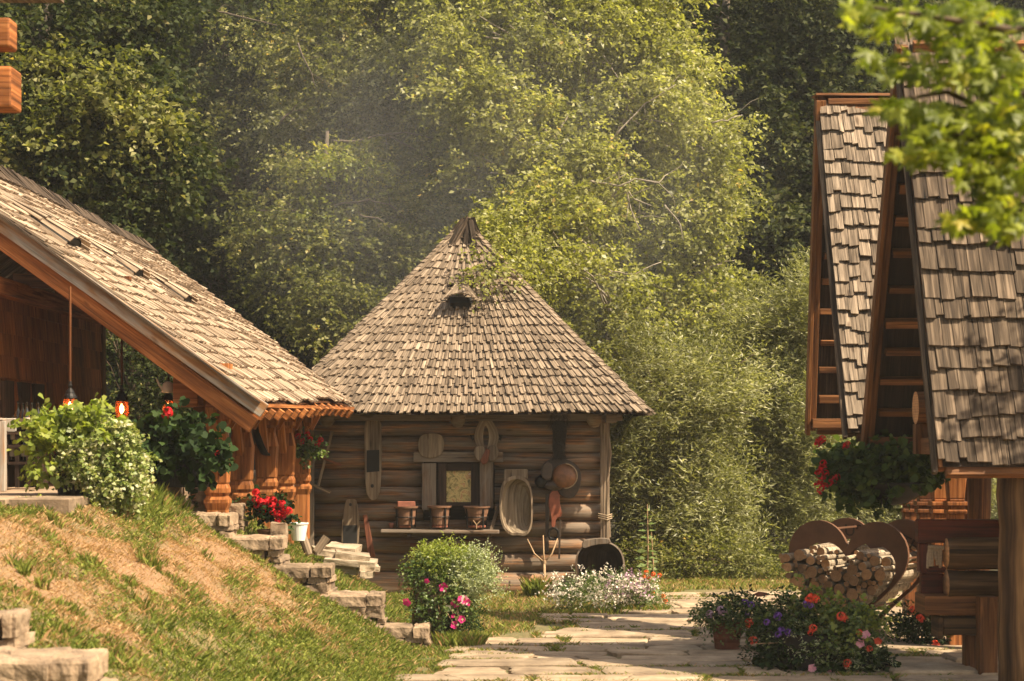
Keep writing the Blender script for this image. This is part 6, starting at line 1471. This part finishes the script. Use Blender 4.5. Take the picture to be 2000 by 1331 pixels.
# mid trees left of it
d = 39.5
tree('dense_tree', 'olive green leafy tree in the middle, just left of the bright tree', gb(840, d), W(800, -100, d), .26,
     [CC(720, 40, d, 170, 100, 1.4), CC(860, 120, d-.5, 130, 90, 1.2), CC(700, 200, d-.8, 150, 90, 1.2), CC(850, 290, d-1, 120, 80, 1.1), CC(930, 220, d-1, 90, 90, 1.0), CC(880, -40, d, 130, 70, 1.3), CC(640, 120, d-.5, 90, 70, 1.0), CC(930, 400, d-1.2, 90, 60, .9)],
     'mid', 8500, 9, .34, .085, .052, 105, droop=.45, sub=.26, subn=240, shell=.35, extra=[([CC(780, 180, d-1.5, 110, 80, .7), CC(560, 250, d-1, 40, 30, .5)], 900, 'willow')])
DT = [o for o in bpy.data.objects if o.name == 'dense_tree'][0]
for pts_, d_, r_ in (([(650, 278), (700, 275), (755, 262), (800, 285), (860, 330), (905, 345)], 36.9, .028), ([(755, 262), (790, 258), (850, 272)], 36.6, .025), ([(905, 345), (930, 330), (965, 322)], 36.6, .02), ([(580, 85), (600, 130), (620, 175)], 36.8, .02), ([(548, 240), (565, 220), (580, 205)], 37, .03), ([(380, 20), (440, 25), (540, 50)], 38.5, .03), ([(655, 400), (720, 392), (760, 400), (810, 440)], 35.6, .025), ([(700, 420), (740, 425), (790, 470)], 35.2, .02)):
    bough(DT, pts_, d_, r_, 'bark')
d = 36.8
tree('yellowing_tree', 'smaller tree with yellowing leaf sprays behind the long shingle roof', gb(640, d), W(650, 250, d), .13,
     [CC(660, 330, d, 110, 34, 1.0), CC(600, 400, d-.3, 130, 40, 1.0), CC(760, 360, d, 90, 50, .9), CC(780, 440, d-.4, 120, 50, 1.0), CC(560, 470, d-.4, 120, 44, 1.0), CC(690, 500, d-.8, 140, 50, 1.0), CC(600, 560, d-1.2, 110, 60, .9), CC(760, 570, d-1, 110, 60, .9), CC(680, 630, d-1.5, 120, 60, .9), CC(820, 510, d-1, 60, 50, .7)],
     'mid', 5400, 8, .34, .08, .052, 107, droop=.35, sub=.24, flat=.4, subn=230, shell=.2, extra=[([CC(680, 320, d-.6, 60, 22, .5), CC(760, 375, d-.6, 50, 24, .5), CC(620, 440, d-.9, 70, 20, .5)], 420, 'yellow')])
# dark left trees
d = 34.0
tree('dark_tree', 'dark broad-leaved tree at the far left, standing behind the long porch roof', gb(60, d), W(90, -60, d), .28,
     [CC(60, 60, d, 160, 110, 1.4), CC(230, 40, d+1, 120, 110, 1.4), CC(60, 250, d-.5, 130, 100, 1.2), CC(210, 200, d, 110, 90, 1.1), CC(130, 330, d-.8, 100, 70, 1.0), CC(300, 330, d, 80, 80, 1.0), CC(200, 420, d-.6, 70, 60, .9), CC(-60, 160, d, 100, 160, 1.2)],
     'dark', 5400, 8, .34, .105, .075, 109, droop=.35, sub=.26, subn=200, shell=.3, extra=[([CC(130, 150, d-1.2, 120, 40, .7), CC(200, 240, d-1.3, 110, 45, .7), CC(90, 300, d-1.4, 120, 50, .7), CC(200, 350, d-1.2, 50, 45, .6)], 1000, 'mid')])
d = 42
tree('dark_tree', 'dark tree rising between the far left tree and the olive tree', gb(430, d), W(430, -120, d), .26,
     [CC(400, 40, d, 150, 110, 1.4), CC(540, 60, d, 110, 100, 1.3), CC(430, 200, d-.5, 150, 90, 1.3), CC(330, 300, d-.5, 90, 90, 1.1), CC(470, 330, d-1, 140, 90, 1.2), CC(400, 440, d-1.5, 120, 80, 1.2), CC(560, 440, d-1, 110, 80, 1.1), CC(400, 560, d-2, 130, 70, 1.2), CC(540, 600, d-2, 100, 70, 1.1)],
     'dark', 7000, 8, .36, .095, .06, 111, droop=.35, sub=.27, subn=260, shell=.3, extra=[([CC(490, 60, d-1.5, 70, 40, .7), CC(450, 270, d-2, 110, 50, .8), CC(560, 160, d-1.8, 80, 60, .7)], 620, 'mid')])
# foliage seen through the open porch
d = 33.0
tree('shaded_bush', 'dark bush seen through the open side of the porch', gb(250, d), W(260, 640, d), .08,
     [CC(230, 700, d, 60, 80, .7), CC(300, 740, d, 70, 80, .7), CC(250, 820, d, 90, 70, .7), CC(370, 760, d, 60, 80, .7), CC(200, 620, d, 60, 60, .7)], 'dark', 1500, 8, .26, .07, .045, 113, 'twig', droop=.3, sub=.22, subn=90)
# willow shrubs at the right
for (px, d, cl, sd_, lb, ns) in [
    (1290, 34.0, [(1290, 760, 110, 110), (1230, 860, 70, 90), (1330, 860, 110, 90), (1270, 960, 90, 90), (1380, 970, 80, 90), (1300, 1060, 110, 60), (1400, 760, 80, 90), (1420, 1070, 70, 50)], 115, 'grey-green willow shrub right of the hut corner, with narrow silvery leaves', 5200),
    (1500, 35.5, [(1500, 640, 90, 70), (1450, 740, 90, 90), (1540, 760, 80, 100), (1500, 860, 100, 90), (1460, 960, 90, 80), (1560, 940, 70, 100), (1520, 1050, 90, 60), (1590, 620, 50, 90), (1580, 830, 60, 80)], 117, 'tall pale willow shrub left of the shingled gables', 5600),
    (1680, 37.5, [(1660, 900, 90, 90), (1740, 940, 100, 120), (1660, 1040, 90, 60), (1860, 940, 110, 110), (1960, 960, 80, 110)], 119, 'weeping willow shrub in the background under the right-hand gables', 3400)]:
    tree('willow_shrub', lb, gb(px, d), W(px, cl[0][1]+60, d), .09, [CC(a, b, d+rnd(-.4, .4), rx, rz, .8) for a, b, rx, rz in cl], 'willow', int(ns*1.4), 10, .36, .105, .021, sd_, 'twig', 'willow shrubs', 200, droop=(-.12 if sd_ < 119 else .9), sub=.20, flat=.9, shell=.3)
# low shaded shrubs at the foot of the willows
tree('shaded_bush', 'dark low undergrowth at the foot of the willow shrubs, behind the path', gb(1330, 33.2), W(1340, 1050, 33.2), .05, [CC(1300, 1090, 33, 90, 40, .4), CC(1400, 1090, 33, 80, 40, .4), CC(1250, 1100, 33, 50, 40, .4), CC(1490, 1105, 33.2, 60, 30, .4)], 'mid', 1200, 7, .2, .06, .03, 121, 'twig', droop=.3, sub=.15, subn=70)
# far right trees, bluish through the haze
d = 54
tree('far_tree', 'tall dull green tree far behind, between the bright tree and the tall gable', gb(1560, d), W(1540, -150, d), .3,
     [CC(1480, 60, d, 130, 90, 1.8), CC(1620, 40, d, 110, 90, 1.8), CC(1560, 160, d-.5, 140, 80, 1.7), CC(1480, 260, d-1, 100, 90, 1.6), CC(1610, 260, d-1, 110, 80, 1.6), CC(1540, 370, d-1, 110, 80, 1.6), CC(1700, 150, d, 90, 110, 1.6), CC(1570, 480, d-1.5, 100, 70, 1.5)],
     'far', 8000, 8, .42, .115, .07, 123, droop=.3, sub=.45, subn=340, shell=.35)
# wood on the slope behind: one dense tree copied with fresh sizes and turns
random.seed(5)
proto = tree('woodland_tree', 'x', (0, 0, 0), (0, 0, 9.5), .25, [((0, 0, 9.0), (2.2, 2.2, 1.8)), ((1.6, .4, 6.8), (2.0, 2.0, 1.6)), ((-1.6, -.6, 6.4), (2.0, 2.0, 1.6)), ((.2, -1.4, 4.6), (2.2, 1.8, 1.5)), ((-1.4, .8, 3.6), (2.0, 1.8, 1.5)), ((1.7, .2, 2.8), (2.0, 1.8, 1.4)), ((0, 0, 1.4), (2.4, 1.8, 1.2))], 'far', 9000, 8, .38, .115, .07, 131, droop=.35, sub=.45, subn=260, shell=.5)
proto['group'] = 'woodland trees on the slope behind'
spots = []
for d_, pxs in ((46, (-60, 170, 330, 560, 760, 960, 1400, 1680)), (53, (40, 260, 470, 700, 900, 1120, 1330, 1760)), (62, (-40, 150, 350, 560, 780, 1000, 1220, 1440, 1640, 1840, 2030))):
    for px in pxs: spots.append((px+rnd(-40, 40), d_+rnd(-1.5, 1.5)))
kids = list(proto.children)
for i, (px, d_) in enumerate(spots):
    if i == 0: o = proto; ks = kids
    else:
        o = proto.copy(); COL.objects.link(o)
        for k_ in kids:
            c_ = k_.copy(); COL.objects.link(c_); c_.parent = o
    x, y, z = gb(px, d_); s_ = rnd(.95, 1.25); o.location = (x, y, z-.2); o.rotation_euler = (0, 0, rnd(0, 6.28)); o.scale = (s_, s_, s_*rnd(.95, 1.15))
    o['label'] = 'dull green woodland tree on the dark slope behind all the nearer trees'
for k_ in kids: k_.matrix_parent_inverse = Matrix.Identity(4)
# a wood mass closing the view, too far to count
V_, rv = sprays([((x_, 76+5*sin(x_*.7), Hs(x_, 76)+z_), (4.5, 3, 3.6)) for x_ in range(-30, 31, 6) for z_ in (2, 6.5)], 8000, 7, .7, .34, .24, droop=.3, sub=.8, seed=140, subn=700, shell=.3)
o = npmesh('distant_wood', V_, 4, L['far'], rv); tag(o, 'far-off wood high on the slope closing the view behind every nearer tree', 'wood', kind='stuff')

tree('shade_tree', 'leafy tree outside the frame to the right, shading the tall gable and bench', (9.6, 17.0, 0), (9.3, 17.0, 7.5), .2, [((8.3, 17.2, 5.4), (1.5, 1.3, 1.2)), ((9.6, 16.4, 7.2), (1.7, 1.4, 1.3)), ((7.6, 16.6, 4.0), (1.0, 1.0, .8)), ((9.0, 18.0, 6.6), (1.3, 1.0, 1.0))], 'mid', 2000, 8, .34, .09, .06, 151, subn=110, droop=.3, sub=.25)  # unseen tree added to throw shade on the near gable and bench
# near maple at the top right
def maple():
    random.seed(9); d = 7.2
    t = thing('maple_tree', (4.0, d+.3, 0), 'near maple with blurred star-shaped green leaves at the top right', 'tree')
    mb = MB(); mb.tube([(4.0, d+.3, -.1), (3.9, d+.3, 2), (3.7, d+.2, 3.6), (3.3, d+.1, 4.8)], [.14, .12, .10, .07], 10, jit=.06)
    main = [((3.5, d+.1, 4.2), W(1990, 190, d), W(1880, 90, d), W(1860, 20, d)), ((3.5, d+.1, 4.0), W(1970, 165, d), W(1915, 105, d), W(1870, 50, d)), ((3.6, d+.2, 3.8), W(2000, 320, d+.1), W(1900, 270, d), W(1820, 255, d)), ((3.6, d+.1, 3.6), W(2010, 420, d), W(1930, 400, d), W(1870, 430, d)),
            ((3.4, d, 4.6), W(1980, 60, d-.2), W(1800, 30, d-.2), W(1670, 10, d-.2)), ((3.6, d, 4.0), W(1980, 240, d+.2), W(1850, 180, d+.1), W(1730, 200, d))]
    for q in main: mb.tube([Vector(p) for p in q], [.03, .016, .010, .004], 7)
    mb.build('trunk', M['twig'], t, smooth=True)
    # palmate leaf outline
    def leaf():
        out = []
        for k, (a, L_) in enumerate(((-125, .55), (-68, .85), (0, 1.0), (68, .85), (125, .55))):
            a = radians(a)
            for da, rr in ((-.30, .62), (-.16, .78), (0, 1.0), (.16, .78), (.30, .62)): out.append((sin(a+da)*rr*L_, cos(a+da)*rr*L_))
            out.append((sin(a+radians(33))*.30, cos(a+radians(33))*.30)) if k < 4 else None
        out.append((0, -.12)); return out
    lf = leaf(); R = np.random.RandomState(12)
    zones = [(1760, 40, 110, 35, 70), (1900, 50, 110, 50, 150), (1850, 130, 110, 40, 70), (1960, 160, 70, 60, 90), (1720, 130, 40, 40, 16), (1760, 215, 55, 22, 34), (1880, 250, 110, 50, 150), (1830, 300, 70, 30, 40), (1950, 330, 80, 60, 150), (1960, 420, 60, 45, 95), (1880, 430, 40, 18, 26), (1700, 20, 60, 14, 24), (1760, 300, 22, 12, 6), (1985, 250, 30, 60, 60), (2080, 250, 80, 250, 160)]
    vs, fs, rv = [], [], []; loops = []
    for (px, py, rx, ry, n) in zones:
        for k in range(int(n*1.5)):
            a = R.rand()*2*pi; q = sqrt(R.rand()); c = np.array(W(px+cos(a)*q*rx, py+sin(a)*q*ry, d+R.normal()*.22)); s_ = .040+.022*R.rand()
            N = unit(np.array([[R.normal()*.5, -.45+R.normal()*.4, .8]]))[0]; D = unit(np.array([[R.normal()*.8-.5, R.normal()*.4, -.35+R.normal()*.5]]))[0]; S = np.cross(D, N); S /= np.linalg.norm(S); N = np.cross(S, D)
            b = len(vs); r_ = R.rand(); vs.append(tuple(c+N*.004)); m_ = len(lf)
            for (u, v) in lf: vs.append(tuple(c+S*u*s_+D*v*s_-N*(abs(u)*s_*.18+v*v*s_*.12)))
            for i in range(m_): fs.append((b, b+1+i, b+1+(i+1) % m_)); rv.append(r_)
    me = bpy.data.meshes.new('crown'); me.from_pydata(vs, [], fs); me.materials.append(L['maple']); a = me.attributes.new('rnd', 'FLOAT', 'FACE'); a.data.foreach_set('value', rv); me.update()
    o = bpy.data.objects.new('crown', me); COL.objects.link(o); under(o, t)
maple()

# ================================================================== HAZE
def haze(dens):
    m = bpy.data.materials.new('haze'); m.use_nodes = True; n = m.node_tree.nodes; l = m.node_tree.links
    n.remove(n['Principled BSDF']); v = n.new('ShaderNodeVolumePrincipled'); v.inputs['Density'].default_value = dens; v.inputs['Color'].default_value = (.88, .90, .92, 1); v.inputs['Anisotropy'].default_value = .3
    l.new(v.outputs[0], n['Material Output'].inputs['Volume'])
    mb = MB(); mb.box((0, 35, 17), (120, 100, 56)); o = mb.build('haze', m); tag(o, 'thin pale haze in the air between the trees', 'haze', kind='stuff')
haze(.0006)
def smoke():
    m = bpy.data.materials.new('smoke'); m.use_nodes = True; n = m.node_tree.nodes; l = m.node_tree.links
    n.remove(n['Principled BSDF']); v = n.new('ShaderNodeVolumePrincipled'); v.inputs['Color'].default_value = (.98, .985, .99, 1); v.inputs['Anisotropy'].default_value = -.4
    tc = n.new('ShaderNodeTexCoord'); g = n.new('ShaderNodeVectorMath'); g.operation = 'LENGTH'; l.new(tc.outputs['Object'], g.inputs[0])
    fo = n.new('ShaderNodeMapRange'); fo.inputs[1].default_value = 1.0; fo.inputs[2].default_value = .25; fo.inputs[3].default_value = 0; fo.inputs[4].default_value = 1; l.new(g.outputs['Value'], fo.inputs[0])
    nz = noise(n, l, mapping(n, l, tc.outputs['Object'], (2.6, 1.2, 1.1)), 1, 3, .55, .6)
    r = ramp(n, [(.30, (0, 0, 0)), (.70, (1, 1, 1))]); l.new(nz, r.inputs[0])
    l.new(mth(n, l, 'MULTIPLY', mth(n, l, 'MULTIPLY', fo.outputs[0], r.outputs[0]), .062), v.inputs['Density'])
    l.new(v.outputs[0], n['Material Output'].inputs['Volume'])
    bm = bmesh.new(); bmesh.ops.create_icosphere(bm, subdivisions=3, radius=1.0); me = bpy.data.meshes.new('smoke'); bm.to_mesh(me); bm.free(); me.materials.append(m)
    o = bpy.data.objects.new('smoke', me); COL.objects.link(o); o.location = W(900, 330, 34.2); o.scale = (6.2, 1.7, 4.4); o.rotation_euler = (0, .25, 0)
    tag(o, 'thin bluish wood smoke drifting up from the peak of the hut roof', 'smoke', kind='stuff')
smoke()
SC.cycles.volume_step_rate = 2.0; SC.cycles.volume_max_steps = 64
